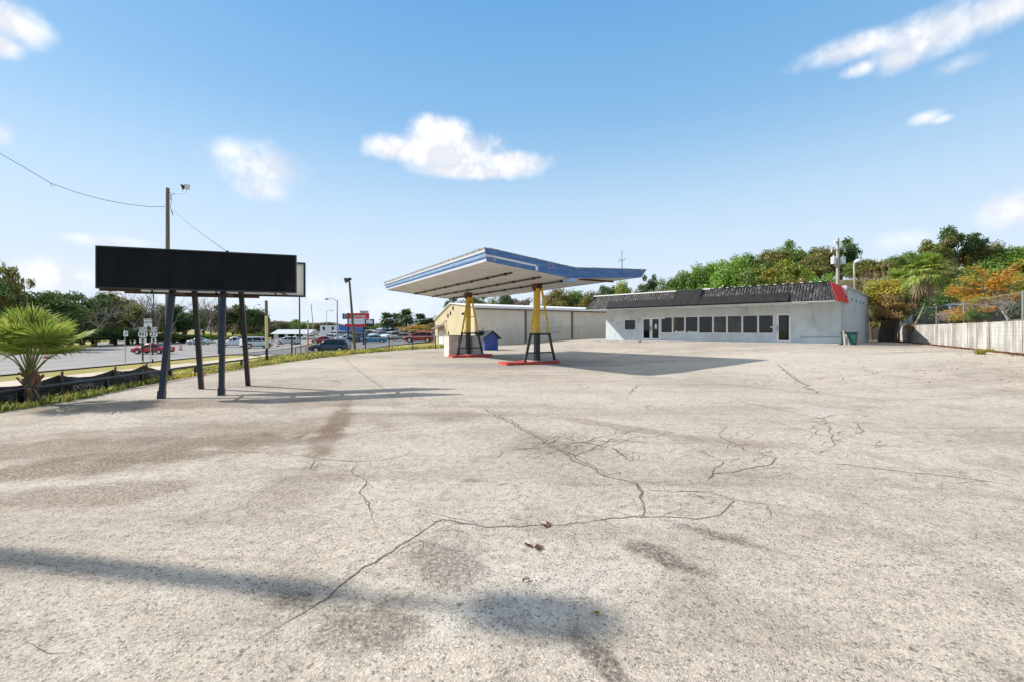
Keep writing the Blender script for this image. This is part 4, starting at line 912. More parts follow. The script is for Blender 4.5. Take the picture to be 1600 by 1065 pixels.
for i_ in range(7):
    mid = (holes[i_][0]+holes[i_+1][1])/2; holes[i_] = (mid+0.012,)+holes[i_][1:]; holes[i_+1] = (holes[i_+1][0], mid-0.012)+holes[i_+1][2:]
wz0 = min(h[2] for h in holes if h[4] == 'window'); wz1 = max(h[3] for h in holes if h[4] == 'window')
holes = [(a, b, wz0 if k == 'window' else c, wz1 if k == 'window' else d, k) for a, b, c, d, k in holes]
def wall_holes(g, s0, s1, z0, z1, hs, dep):
    ss_ = sorted({s0, s1, *[h[0] for h in hs], *[h[1] for h in hs]}); zz = sorted({z0, z1, *[h[2] for h in hs], *[h[3] for h in hs]})
    for a, b in zip(ss_, ss_[1:]):
        for c, d in zip(zz, zz[1:]):
            if any(h[0] <= (a+b)/2 <= h[1] and h[2] <= (c+d)/2 <= h[3] for h in hs): continue
            g.face([S(a,0,c), S(b,0,c), S(b,0,d), S(a,0,d)])
    for h in hs:
        a, b, c, d = h[:4]
        for p, r_ in (((a,c),(b,c)),((b,c),(b,d)),((b,d),(a,d)),((a,d),(a,c))): g.face([S(p[0],0,p[1]), S(r_[0],0,r_[1]), S(r_[0],-dep,r_[1]), S(p[0],-dep,p[1])])
g = MB(); wall_holes(g, 0, BL, ZB-0.5, 3.86, holes, 0.16); g.build('front_wall', M['stucco'], store)
BD = 12.2; NBK0 = -2.1
g = MB(); g.face([S(0,0,0.2), S(0,-BD,0.2), S(0,-BD,4.80), S(0,NBK0,5.02), S(0,NBK0,3.85), S(0,0,3.85)]); g.face([S(BL,0,0.2), S(BL,-BD,0.2), S(BL,-BD,4.80), S(BL,0,5.05)]); g.face([S(0,-BD,0.2), S(BL,-BD,0.2), S(BL,-BD,4.8), S(0,-BD,4.8)]); g.build('side_wall', M['block'], store)
g = MB(); g.obox(P0, U, N, (0,0,1), 0.62, BL-0.1, NBK0-0.02, 0.29, 4.95, 5.12); g.build('front_roof', M['galv'], store)
g = MB(); g.hexa([S(-0.06,NBK0-0.03,4.98), S(BL+0.06,NBK0-0.03,4.98), S(BL+0.06,-BD-0.1,4.74), S(-0.06,-BD-0.1,4.74), S(-0.06,NBK0-0.03,5.16), S(BL+0.06,NBK0-0.03,5.16), S(BL+0.06,-BD-0.1,4.90), S(-0.06,-BD-0.1,4.90)]); g.build('roof', M['galv'], store)
# glazing
M['glass_dim'] = mat('dusty dark glass', (0.05,0.058,0.055), 0.16, 0, 0.4, 1.2); M['glass_brown'] = mat('glass with brown curtain', (0.12,0.06,0.03), 0.2, 0, 0.3, 2)
def frame(g, a, b, c, d, wd, n0, n1):
    for x0, x1, y0, y1 in ((a, b, c, c+wd), (a, b, d-wd, d), (a, a+wd, c+wd, d-wd), (b-wd, b, c+wd, d-wd)): g.obox(P0, U, N, (0,0,1), x0, x1, n0, n1, y0, y1)
k = 0
for (a, b, c, d, kind) in holes:
    if kind == 'window':
        g = MB(); frame(g, a+0.002, b-0.002, c+0.002, d-0.002, 0.055, -0.07, 0.016); wn_ = g.build('window', M['frame_white'], store)
        g = MB(); g.obox(P0, U, N, (0,0,1), a+0.02, b-0.02, -0.04, -0.025, c+0.02, d-0.02); g.build('pane', M['glass_dim'] if k in (4, 5) else M['glass'], wn_, store.location); k += 1
        if k == 2: g = MB(); g.obox(P0, U, N, (0,0,1), b-0.30, b-0.08, -0.022, -0.015, c+0.05, d-0.05); g.build('curtain', M['glass_brown'], wn_, store.location)
        if k in (2, 3):
            rnd = random.Random(k); g = MB()
            for j in range(9): x = a+0.08+(b-a-0.3)*j/9; g.obox(P0, U, N, (0,0,1), x, x+rnd.uniform(0.05,0.11), -0.022, -0.012, c+0.05, c+rnd.uniform(0.10,0.22))
            g.build('paper_scraps', M['white_paint'], wn_, store.location)
        if k == 1: g = MB(); g.obox(P0, U, N, (0,0,1), b-0.42, b-0.08, -0.022, -0.015, d-0.18, d-0.05); g.build('sticker', M['white_paint'], wn_, store.location)
        if k == 8: g = MB(); g.obox(P0, U, N, (0,0,1), a+0.06, a+0.26, -0.022, -0.015, c+0.48, c+0.56); g.build('sticker', M['white_paint'], wn_, store.location)
    elif kind == 'hatch':
        g = MB(); frame(g, a+0.002, b-0.002, c+0.002, d-0.002, 0.03, -0.13, -0.06); wn_ = g.build('window', M['dark_steel'], store)
        g = MB(); g.obox(P0, U, N, (0,0,1), a+0.03, b-0.03, -0.11, -0.10, c+0.03, d-0.03); g.build('pane', M['glass'], wn_, store.location)
    else:
        parts_ = [(a, b)] if kind == 'door' else [(a, (a+b)/2-0.01), ((a+b)/2+0.01, b)]
        for i, (x0, x1) in enumerate(parts_):
            g = MB(); frame(g, x0+0.002, x1-0.002, c, d-0.002, 0.13, -0.12, 0.02 if kind == 'door' else 0.01); dr = g.build('door', M['frame_white'], store)
            g = MB(); g.obox(P0, U, N, (0,0,1), x0+0.11, x1-0.11, -0.04, -0.02, c+0.12, d-0.12); g.build('pane', M['glass'], dr, store.location)
            hx = x1-0.20 if (kind == 'door' or i == 0) else x0+0.20
            g = MB(); hx = x1-0.06 if kind == 'door' else (x1-0.06 if i == 0 else x0+0.06); g.tube([S(hx,0.03,c+0.85), S(hx,0.09,c+0.9), S(hx,0.09,c+1.25), S(hx,0.03,c+1.3)], 0.02, 6); g.build('handle', M['dark_steel'], dr, store.location)
            if kind == 'double' and i == 0: g = MB(); g.obox(P0, U, N, (0,0,1), x0+0.35, x0+0.55, -0.017, -0.010, c+1.05, c+1.5); g.build('notice', M['white_paint'], dr, store.location)
# mansard
FB, FT, SR, SR2, SL, SL2, NBK = 2.30, 1.45, -0.12, 0.42, 21.6, 21.1, -2.1
z0m, z1m = 3.87, 5.24
def make_mansard():
    m, t, bs = mat_new('black coated ribbed metal'); pos = t.new('ShaderNodeTexCoord').outputs['Object']
    f = t.mr(t.noise(t.mapping(pos, (1,1,0.3)), 2.4, 6, 0.65), 0.4, 0.65)
    c = t.mix(f, (0.011,0.011,0.012), (0.036,0.035,0.038)); c = t.mix(t.m('MULTIPLY', t.mr(t.noise(t.mapping(pos, (1,1,0.2), (0,0,0), (3,3,3)), 6, 5, 0.7), 0.50, 0.68), 0.7), c, (0.27,0.265,0.265))
    t.put(bs.inputs['Base Color'], c); bs.inputs['Roughness'].default_value = 0.55; bs.inputs['Specular IOR Level'].default_value = 0.3; return m
M['mansard'] = make_mansard(); M['tar_board'] = mat('black tarred board', (0.016,0.015,0.019), 0.7, 0, 0.5, 2.5, 0.3, 12, spec=0.2)
def mp(s, f, off=0.0):      # point on the front slope, f from eave to top
    n = FB+(FT-FB)*f; z = z0m+(z1m-z0m)*f; dn = Vector((0, 0, 1))*(FB-FT)+N*(z1m-z0m); dn.normalize(); return S(s, n, z)+dn*off
g = MB(); rnd = random.Random(3); s_ = SR; rib = 0.21
while s_ < SL-0.02:
    a, b = s_, min(s_+rib, SL); lo, hi = a+(b-a)*0.30, a+(b-a)*0.62
    def cl(s, f): return s+((SR2-SR)*(1-(s-SR)/1.0) if s < SR+1.0 else 0)*f-((SL-SL2)*(1-(SL-s)/1.0) if s > SL-1.0 else 0)*f
    jit = rnd.uniform(-0.01, 0.012)+0.02*mnoise.noise((a*0.7, 2, 2)); prof = [(a,0),(lo,0),(lo+0.02,0.045+jit),(hi-0.02,0.045+jit),(hi,0),(b,0)]
    for (p, d0), (r_, d1) in zip(prof, prof[1:]):
        g.face([mp(cl(p,0),0,d0), mp(cl(r_,0),0,d1), mp(cl(r_,1),1,d1), mp(cl(p,1),1,d0)])
    s_ += rib
g.build('mansard_front', M['mansard'], store)
g = MB(); g.hexa([S(SR-0.03,FB+0.03,z0m-0.02), S(SR-0.03,NBK,z0m-0.02), S(SR+0.12,NBK,z0m-0.02), S(SR+0.12,FB-0.06,z0m-0.02), S(SR2-0.03,FT+0.03,z1m-0.03), S(SR2-0.03,NBK,z1m-0.03), S(SR2+0.12,NBK,z1m-0.03), S(SR2+0.12,FT,z1m-0.03)]); g.build('mansard_red_end', M['red_panel'], store)
g = MB(); g.face([S(SL,FB,z0m), S(SL,NBK,z0m), S(SL2,NBK,z1m), S(SL2,FT,z1m)]); g.face([S(SL,NBK,z0m), S(BL,NBK,z0m), S(BL,NBK,z1m), S(SL2,NBK,z1m)]); g.build('mansard_end', M['mansard'], store)
g = MB(); g.obox(P0, U, N, (0,0,1), 0.03, 0.66, NBK-0.10, NBK+0.01, z0m, z1m-0.04); g.build('mansard_back', M['block'], store)
g = MB(); g.obox(P0, U, N, (0,0,1), SR+0.1, SL-0.02, 0.0, FB-0.02, z0m-0.07, z0m-0.02); g.obox(P0, U, N, (0,0,1), SR+0.1, 0, NBK, 0, z0m-0.07, z0m-0.02); g.obox(P0, U, N, (0,0,1), BL, SL-0.02, NBK, 0, z0m-0.07, z0m-0.02); g.build('soffit', M['stucco'], store)
g = MB(); g.obox(P0, U, N, (0,0,1), SR2, 9.0, FT-0.10, FT+0.05, z1m+0.0, z1m+0.05); g.build('black_edge', M['black_paint'], store)
g = MB(); g.obox(P0, U, N, (0,0,1), 9.0, SL2, FT-0.16, FT+0.06, z1m+0.0, z1m+0.10); g.build('white_edge', M['white_paint'], store)
g = MB()
for k in range(14): g.obox(P0, U, N, (0,0,1), 1.0+k*0.6, 1.16+k*0.6, FT-0.35, FT-0.12, z1m+0.0, z1m+0.11)
g.obox(P0, U, N, (0,0,1), SR2, SL2, FT-0.6, FT-0.3, z1m-0.2, z1m-0.02); g.obox(P0, U, N, (0,0,1), SR2, SL2, 0.31, FT-0.6, z1m-0.25, z1m-0.15); g.build('roof_sheet_ends', M['white_paint'], store)
def board(x0, x1, f0, f1, off, name, mm):
    a, b = fs(x1, 2.0), fs(x0, 2.0); g = MB(); g.hexa([mp(a,f0,0.05), mp(b,f0,0.05), mp(b,f0,off), mp(a,f0,off), mp(a,f1,0.05), mp(b,f1,0.05), mp(b,f1,off), mp(a,f1,off)]); return g.build(name, mm, store)
board(950.5, 1053, -0.01, 0.46, 0.17, 'sign_board', M['tar_board']); board(1053.5, 1094.5, -0.01, 0.99, 0.19, 'sign_board', M['tar_board']); board(1095, 1234, -0.01, 0.46, 0.16, 'sign_board', M['tar_board'])
for x0, x1 in ((1060,1106),(1108,1150),(1152,1204),(1206,1263)):
    a, b = fs(x1, 1.2), fs(x0, 1.2); g = MB(); g.obox(P0, U, N, (0,0,1), a+0.04, b-0.04, 1.14, 1.28, z0m-0.15, z0m-0.07); g.build('tube_light', M['white_paint'], store)
g = MB(); g.obox(P0, U, N, (0,0,1), -0.05, fs(1003, 1.3), 0.0, 1.45, 0.3, ZB); g.obox(P0, U, N, (0,0,1), fs(987, 1.3), BL+0.6, 0.0, 1.45, 0.3, ZB-0.02); g.prism([S(fs(1003,1.3), 0, 0.3), S(fs(987,1.3), 0, 0.3), S(fs(987,1.3), 0, ZB-0.02), S(fs(1003,1.3), 0, ZB-0.02)], N*2.0); g.build('walkway', M['concrete'], store)
g = MB(); g.tube([S(-0.10,0.05,z0m-0.1), S(-0.10,0.05,2.2), S(-0.06,0.1,2.0), S(-0.10,0.05,1.75), S(-0.10,0.08,0.9)], 0.05, 8); g.tube([S(-0.10,0.05,2.1), S(-0.10,0.05,1.5)], 0.09, 8); g.build('downpipe', M['galv'], store)
g = MB(); g.tube([S(0.1,0.04,ZB+0.48), S(fs(1252),0.04,ZB+0.42), S(fs(1252)+0.05,0.04,ZB+0.50)], 0.03, 6); g.build('wall_pipe', M['galv'], store)
for px, py in ((955,500.5),(966,505),(998,503.3),(1000,499)): g = MB(); c = S(fs(px),0,fz(px,py)); g.tube([c, c+N*0.10], 0.05, 6); g.build('wall_fixing', M['dark_steel'], store)
for n_, z_ in ((-1.9,4.28),(-4.0,4.2),(-5.9,4.15),(-7.6,4.12),(-9.2,4.1)): g = MB(); g.obox(S(0,n_,z_), U, N, (0,0,1), -0.03, 0.01, -0.10, 0.10, -0.09, 0.09); g.build('vent', M['dark_steel'], store)
# leaning boards and green bin at the corner
o = S(-0.55, 0.75, 0); oz = lot_z(o.x, o.y); g = MB(); g.bar((o.x-0.35, o.y-0.1, oz), S(-0.1, 0.35, oz+1.75), 0.10, 0.05); g.bar((o.x-0.10, o.y-0.15, oz), S(-0.16, 0.2, oz+1.25), 0.14, 0.04)
tag(g.build('timber_boards', M['pale_wood'], None, (o.x-0.2, o.y, oz)), 'two grey timber boards leaning on the store corner', 'boards')
o = P(1327.5, 538.3, 33.3); oz = lot_z(o.x, o.y); bn = thing('refuse_bin', 'dark green plastic bin beside the store corner', 'bin', (o.x, o.y, oz))
def q(s, n, z): return Vector((o.x, o.y, oz))+U*s+N*n+Vector((0,0,z))
g = MB(); rb_, rt_ = 0.36, 0.43
for (r0, h0, r1, h1) in ((rb_,0.02,rt_,0.80),(rt_+0.03,0.80,rt_+0.03,0.86)): g.hexa([q(-r0,-r0,h0), q(r0,-r0,h0), q(r0,r0,h0), q(-r0,r0,h0), q(-r1,-r1,h1), q(r1,-r1,h1), q(r1,r1,h1), q(-r1,r1,h1)])
g.build('body', M['green_bin'], bn); g = MB(); g.obox(q(0,0,0), U, N, (0,0,1), -0.48, 0.48, -0.48, 0.48, 0.86, 0.91); g.build('lid', M['green_bin'], bn)
for sd in (-1, 1): g = MB(); g.tube([q(0.38,sd*0.25,0.09), q(0.44,sd*0.25,0.09)], 0.09, 10); g.build('wheel', M['tyre'], bn)

# ------------------------------------------------------------------ metal warehouse
WA = Vector((0.845, 0.535, 0)); WG = Vector((-0.535, 0.845, 0)); W0 = Vector((-4.3, 52.0, 0)); zg = -0.12; WL = 26.0
wh = thing('metal_warehouse', 'long beige ribbed metal warehouse with white roof edge', 'warehouse', (W0.x, W0.y, zg))
def wq(a, b, z): return W0+WA*a+WG*b+Vector((0,0,z))
M['wh_side'] = mat('beige ribbed sheet', (0.70,0.61,0.49), 0.55, 0, 0.10, 0.5); M['wh_gable'] = mat('cream ribbed sheet', (0.70,0.595,0.40), 0.55, 0, 0.08, 0.6); M['brown_trim'] = mat('brown trim', (0.14,0.10,0.08), 0.6)
g = MB(); x = 0.0; p_ = 0.30
while x < WL:
    pr = [(x,0),(x+0.20,0),(x+0.225,-0.035),(x+0.275,-0.035),(x+p_,0)]
    for (a, d), (b, e) in zip(pr, pr[1:]): g.face([wq(a,d,zg-0.4), wq(b,e,zg-0.4), wq(b,e,4.25), wq(a,d,4.25)])
    x += p_
g.build('side_wall', M['wh_side'], wh)
rid, zr_, fe, zfe = 6.4, 5.08, 11.4, 3.15
def gz_(b): return 4.45+(zr_-4.45)*b/rid if b < rid else zr_+(zfe-zr_)*(b-rid)/(fe-rid)
g = MB(); b = 0.0
while b < fe-0.01:
    b2_ = min(b+0.3, fe); pr = [(b,0),(b+0.2,0),(b+0.225,-0.03),(b+0.275,-0.03),(b2_,0)]
    for (u0, d), (u1, e) in zip(pr, pr[1:]):
        if u1 > fe: u1 = fe
        g.face([wq(d,u0,zg-0.6), wq(e,u1,zg-0.6), wq(e,u1,gz_(u1)-0.04), wq(d,u0,gz_(u0)-0.04)])
    b = b2_
g.build('gable_wall', M['wh_gable'], wh)
g = MB()
for (b0, b1_) in ((-0.25, rid), (rid, fe+0.25)): g.hexa([wq(-0.2,b0,gz_(b0)), wq(WL,b0,gz_(b0)), wq(WL,b1_,gz_(b1_)), wq(-0.2,b1_,gz_(b1_)), wq(-0.2,b0,gz_(b0)+0.1), wq(WL,b0,gz_(b0)+0.1), wq(WL,b1_,gz_(b1_)+0.1), wq(-0.2,b1_,gz_(b1_)+0.1)])
g.build('roof', M['white_paint'], wh)
g = MB(); g.obox(W0, WA, WG, (0,0,1), -0.22, WL, -0.42, -0.26, 4.28, 4.56); g.build('eave_trim', M['white_paint'], wh)
g = MB(); g.obox(W0, WA, WG, (0,0,1), 0, WL, -0.25, -0.04, 4.15, 4.28); g.build('gutter', M['brown_trim'], wh)
for px in (821, 893.5):
    r = (px-800)/F; a = (W0.y*r-W0.x)/(WA.x-WA.y*r); g = MB(); g.obox(W0, WA, WG, (0,0,1), a-0.09, a+0.09, -0.16, -0.04, zg, 4.2); g.build('downpipe', M['brown_trim'], wh)
# gable details: porch, slatted shutter, vents, lamps
g = MB(); g.obox(W0, WA, WG, (0,0,1), -0.03, 0.02, 1.25, 2.6, zg, 1.75); g.build('shutter', mat('terracotta shutter', (0.45,0.23,0.12), 0.7, 0, 0.3, 4), wh)
g = MB(); g.obox(W0, WA, WG, (0,0,1), -0.05, 0.02, 8.6, 10.4, zg, 1.75); pr_ = g.build('door', M['white_paint'], wh)
g = MB(); g.hexa([wq(-0.9,8.3,1.85), wq(-0.9,10.7,1.85), wq(-0.02,10.7,2.35), wq(-0.02,8.3,2.35), wq(-0.9,8.3,1.93), wq(-0.9,10.7,1.93), wq(-0.02,10.7,2.43), wq(-0.02,8.3,2.43)]); g.bar(wq(-0.85,8.4,zg), wq(-0.85,8.4,1.85), 0.1, 0.1); g.bar(wq(-0.05,7.6,3.0), wq(-0.8,8.5,1.95), 0.08, 0.08); g.build('door_hood', M['brown_trim'], wh)
g = MB(); g.obox(W0, WA, WG, (0,0,1), -0.04, 0.02, 6.9, 7.2, 0.5, 1.6); g.build('window', M['glass'], wh)
for b_, z_ in ((7.2,3.6),(6.4,3.9),(5.7,4.5)): g = MB(); g.obox(W0, WA, WG, (0,0,1), -0.08, 0.02, b_-0.14, b_+0.14, z_-0.25, z_+0.2); g.build('vent', M['dark_steel'], wh)
g = MB(); c = wq(-0.1, 1.9, 3.75); g.tube([c, c-WA*0.35], 0.04, 6); g.tube([c-WA*0.3, c-WA*0.5-Vector((0,0,0.15))], [0.1,0.18], 8); g.build('wall_lamp', M['dark_steel'], wh)
r = (857-800)/F; a = (W0.y*r-W0.x)/(WA.x-WA.y*r); g = MB(); g.obox(W0, WA, WG, (0,0,1), a-0.75, a+0.55, -0.06, -0.038, 1.9, 3.0); g.build('notice_panel', mat('pale notice panel', (0.55,0.53,0.48), 0.6, 0, 0.12, 1), wh)
g = MB(); g.obox(W0, WA, WG, (0,0,1), a-0.15, a+0.55, -0.35, -0.04, 1.55, 2.6); g.tube([wq(a+0.4,-0.3,1.6), wq(a+1.6,-0.3,1.5)], 0.05, 6); g.tube([wq(a-0.2,-0.2,1.5), wq(a-0.2,-0.2,3.4), wq(a+0.6,-0.2,3.4), wq(a+0.6,-0.2,2.6)], 0.03, 5); g.build('meter_box', M['galv'], wh)

# ------------------------------------------------------------------ retaining wall, what stands on it
def make_retaining():
    m, t, bs = mat_new('stained painted block wall'); pos = t.new('ShaderNodeTexCoord').outputs['Object']
    c = t.mix(t.mr(t.noise(pos, 0.8, 5, 0.6), 0.35, 0.7), (0.58,0.57,0.54), (0.39,0.37,0.34))
    st = t.noise(t.mapping(pos, (1.6,1.6,0.16)), 1.3, 6, 0.68)
    sz = t.new('ShaderNodeSeparateXYZ'); t.put(sz.inputs[0], pos)
    c = t.mix(t.m('MULTIPLY', t.mr(st, 0.45, 0.62), 0.8), c, (0.20,0.175,0.14))
    c = t.mix(t.m('MULTIPLY', t.mr(t.noise(t.mapping(pos, (2.6,2.6,0.10), (0,0,0), (9,4,0)), 0.8, 4, 0.7), 0.56, 0.64), 0.9), c, (0.055,0.045,0.038))
    br = t.new('ShaderNodeTexBrick'); br.inputs['Scale'].default_value = 1.0; br.inputs['Brick Width'].default_value = 0.4; br.inputs['Row Height'].default_value = 0.2; br.inputs['Mortar Size'].default_value = 0.010
    cb = t.new('ShaderNodeCombineXYZ'); t.put(cb.inputs[0], t.v('DOT_PRODUCT', pos, tuple(WD)+(0,))); t.put(cb.inputs[1], sz.outputs[2]); t.put(br.inputs['Vector'], cb.outputs[0])
    c = t.mix(t.m('MULTIPLY', br.outputs['Fac'], 0.35), c, (0.28,0.25,0.21))
    t.put(bs.inputs['Base Color'], c); bs.inputs['Roughness'].default_value = 0.9
    bp = t.new('ShaderNodeBump'); bp.inputs['Strength'].default_value = 0.6; bp.inputs['Distance'].default_value = 0.02
    t.put(bp.inputs['Height'], t.m('SUBTRACT', t.noise(pos, 14, 4, 0.7), br.outputs['Fac'])); t.l.new(bp.outputs[0], bs.inputs['Normal']); return m
M['retaining'] = make_retaining()
def wl(s, d, z): p = WP+WD*s+WN*d; return Vector((p.x, p.y, z))
g = MB(); k = 0
n_ = 90; s0_, s1_ = -32.0, 12.6
def wtop(s): return 2.17+0.02*mnoise.noise((s*0.9, 0, 5))
for i in range(n_):
    a = s0_+(s1_-s0_)*i/n_; b = s0_+(s1_-s0_)*(i+1)/n_
    g.face([wl(a,0,0.0), wl(b,0,0.0), wl(b,0,wtop(b)), wl(a,0,wtop(a))]); g.face([wl(a,0,wtop(a)), wl(b,0,wtop(b)), wl(b,0.22,wtop(b)), wl(a,0.22,wtop(a))])
    g.face([wl(a,0.22,0.0), wl(b,0.22,0.0), wl(b,0.22,wtop(b)), wl(a,0.22,wtop(a))])
g.face([wl(s1_,0,0), wl(s1_,0.22,0), wl(s1_,0.22,wtop(s1_)), wl(s1_,0,wtop(s1_))]); g.face([wl(s0_,0,0), wl(s0_,0.22,0), wl(s0_,0.22,wtop(s0_)), wl(s0_,0,wtop(s0_))])
tag(g.build('retaining_wall', M['retaining'], None, wl(0,0,0.68)), 'stained white block retaining wall along the right of the lot', 'wall')
g = MB(); o = Vector((37.2, 49.2, 0)); g.obox(o, Vector((0.92,0.39,0)), Vector((-0.39,0.92,0)), (0,0,1), -1.5, 6.5, 0, 0.2, 0, 2.35)
tag(g.build('block_wall', mat('tan block wall', (0.52,0.44,0.33), 0.9, 0, 0.2, 1.5, 0.3, 20), None, (o.x, o.y, 0.7)), 'sunlit tan wall seen past the store corner behind the dark tree trunk', 'wall')
def on_wall(px, d):    # parameter s on the retaining wall line offset d where column px crosses
    r = (px-800)/F; o = WP+WN*d; return (o.x-o.y*r)/(-WD.x+WD.y*r)
M['wire'] = mat('chain link wire', (0.22,0.23,0.23), 0.5, 0.5, 0.2, 4)
def chain_fence(fn, s0, s1, h, zf, posts, label, pitch=0.17, rw=0.0022):
    """fn(s) -> ground point; posts = list of s"""
    p = fn(s0); t = thing('chain_link_fence', label, 'fence', (p.x, p.y, zf(s0)))
    for q in posts: b = fn(q); g = MB(); g.tube([(b.x, b.y, zf(q)-0.2), (b.x, b.y, zf(q)+h+0.05)], 0.035, 6); g.build('post', M['galv'], t)
    g = MB(); a, b = fn(s0), fn(s1); g.tube([(a.x, a.y, zf(s0)+h), (b.x, b.y, zf(s1)+h)], 0.013, 6); g.build('top_rail', M['galv'], t)
    g = MB(); L_ = s1-s0; n = int((abs(L_)+h)/pitch)
    for sg in (1, -1):
        for i in range(n+1):
            u0 = i*pitch-(h if sg > 0 else 0); u1 = u0+h; v0, v1 = (0, h) if sg > 0 else (h, 0)
            if u0 < 0: v0 += (-u0)*sg; u0 = 0
            if u1 > abs(L_): v1 -= (u1-abs(L_))*sg; u1 = abs(L_)
            if u1-u0 < 0.02: continue
            A = fn(s0+u0*(1 if L_ > 0 else -1)); B = fn(s0+u1*(1 if L_ > 0 else -1)); za = zf(s0+u0)+v0; zb = zf(s0+u1)+v1
            g.tube([(A.x, A.y, za), (B.x, B.y, zb)], rw, 3, cap=False)
    g.build('wire_mesh', M['wire'], t); return t
fence_s0, fence_s1 = on_wall(1640, 0.3), on_wall(1418, 0.3)
chain_fence(lambda s: wl(s, 0.30, 0), fence_s0, fence_s1, 1.4, lambda s: 2.12, [fence_s0+0.2, on_wall(1598,0.3), on_wall(1506,0.3), on_wall(1463,0.3), fence_s1], 'tall chain link fence along the top of the retaining wall')
def lf(s): return W0+WA*s+Vector((WA.y, -WA.x, 0))*1.6
chain_fence(lf, 2.0, 20.5, 1.75, lambda s: ground_z(lf(s).x, lf(s).y), [2+i*3.05 for i in range(7)], 'low chain link fence in front of the beige warehouse side', 0.3, 0.006)
# thin rail fence on the verge between lot and side street
def rail_fence(pts, h, label, posts_px):
    b0 = hit(*pts[0]); t = thing('rail_fence', label, 'fence', tuple(b0))
    bs_ = [hit(*p) for p in pts]
    g = MB(); g.tube([b+Vector((0,0,h)) for b in bs_], 0.03, 6); g.build('top_rail', M['galv'], t)
    for q in posts_px: b = hit(*q); g = MB(); g.tube([b-Vector((0,0,0.2)), b+Vector((0,0,h+0.03))], 0.045, 6); g.build('post', M['dark_steel'], t)
rail_fence([(571,549.5),(608,547.5),(645,546.0),(680.5,544.5),(697,543.8)], 1.15, 'thin rail fence between the lot and the side street', [(571,549.5),(608,547.5),(645,546.0),(680.5,544.5)])
rail_fence([(458,556.5),(471,555),(484,553.5),(493,552)], 1.0, 'short rail fence between the black bollard and the blue car', [(462,556),(470,555.2),(478,554.2),(486,553.2)])
# grey cabinets on the wall top
for (px, Y, w_, h_, lb) in ((1397, 40.6, 0.95, 0.80, 'smaller grey metal cabinet next to the dark tree trunk'), (1416, 39.4, 1.25, 1.05, 'larger grey metal cabinet at the end of the white wall')):
    c = P(px, 500, Y); z0 = 2.16; cb = thing('metal_cabinet', lb, 'cabinet', (c.x, c.y, z0), math.atan2(WD.y, WD.x)); cb.location = wl(on_wall(px, 0.5), 0.5, 2.12)
    g = MB(); g.box(-w_/2, w_/2, -0.35, 0.35, 0.08, h_); g.local('body', M['galv'], cb)
    g = MB(); g.box(-w_/2-0.03, w_/2+0.03, -0.38, 0.38, h_, h_+0.05); g.local('lid', M['white_paint'], cb)
    g = MB(); g.box(-w_/2-0.05, w_/2+0.05, -0.4, 0.40, 0, 0.08); g.local('plinth', M['dark_steel'], cb)
    g = MB(); g.box(-w_*0.35, w_*0.1, 0.35, 0.37, 0.2, h_-0.15); g.local('vent_grille', M['dark_steel'], cb)
    g = MB(); g.box(w_*0.18, w_*0.42, 0.35, 0.375, 0.2, h_-0.2); g.local('door', M['white_paint'], cb)
    g = MB(); g.tube([(-w_*0.2,0.36,0.05), (-w_*0.2,0.64,-0.05), (-w_*0.2,0.56,-1.1)], 0.05, 6); g.local('pipe', M['dark_steel'], cb)

# ------------------------------------------------------------------ poles behind the store
tb = P(1309, 448, 52); tb.z = outer_z(tb.x, tb.y); tt_ = P(1309, 373, 52)
tp_ = thing('utility_pole', 'pale transformer pole standing behind the red roof end', 'utility pole', tuple(tb))
g = MB(); g.tube([tb-Vector((0,0,0.3)), tt_], [0.22,0.15], 10); g.build('pole', M['pale_wood'], tp_)
for sx in (-0.55, 0.52):
    c = P(1309, 408, 52)+Vector((sx,-0.1,0)); g = MB(); g.tube([c-Vector((0,0,0.38)), c+Vector((0,0,0.38)), c+Vector((0,0,0.46))], [0.27,0.27,0.2], 12); tr_ = g.build('transformer', mat('transformer grey', (0.62,0.64,0.66), 0.45, 0.1, 0.1, 3) if sx < 0 else bpy.data.materials['transformer grey'], tp_)
    g = MB(); g.tube([c+Vector((0,0,0.44)), c+Vector((0,0,0.68))], 0.05, 6); g.build('bushing', M['white_paint'], tr_, tp_.location)
c = P(1309, 391, 52); g = MB(); g.bar(c+Vector((-0.8,-0.1,0)), c+Vector((0.75,-0.1,0.02)), 0.07, 0.07); g.build('cross_arm', M['pale_wood'], tp_)
for sx in (-0.78, 0.72): g = MB(); g.tube([c+Vector((sx,-0.1,-0.28)), c+Vector((sx,-0.1,0.25))], 0.06, 6); g.build('insulator', M['white_paint'], tp_)
g = MB(); c = P(1305.5, 378.5, 52); g.tube([c-Vector((0.2,0.1,0)), c+Vector((0.15,-0.1,0.03))], [0.14,0.10], 8); g.build('junction_box', M['white_paint'], tp_)
fb_ = P(1337, 452, 50); fb_.z = outer_z(fb_.x, fb_.y); ft = P(1334.5, 411, 50)
fp_ = thing('floodlight_pole', 'short pinkish post with a white floodlight behind the store roof', 'light pole', tuple(fb_))
g = MB(); g.tube([fb_-Vector((0,0,0.2)), ft], [0.14,0.10], 8); g.build('post', M['pale_wood'], fp_)
g = MB(); c = ft+Vector((0.28,-0.1,0.15)); g.tube([c-Vector((0.3,0,0.12)), c, c+Vector((0.35,0,0.12))], [0.10,0.26,0.20], 10); h_ = g.build('floodlight', M['white_paint'], fp_)
g = MB(); g.tube([c+Vector((0.02,-0.05,-0.22)), c+Vector((0.05,-0.08,-0.30))], 0.16, 8); g.build('lens', M['dark_steel'], h_, fp_.location)

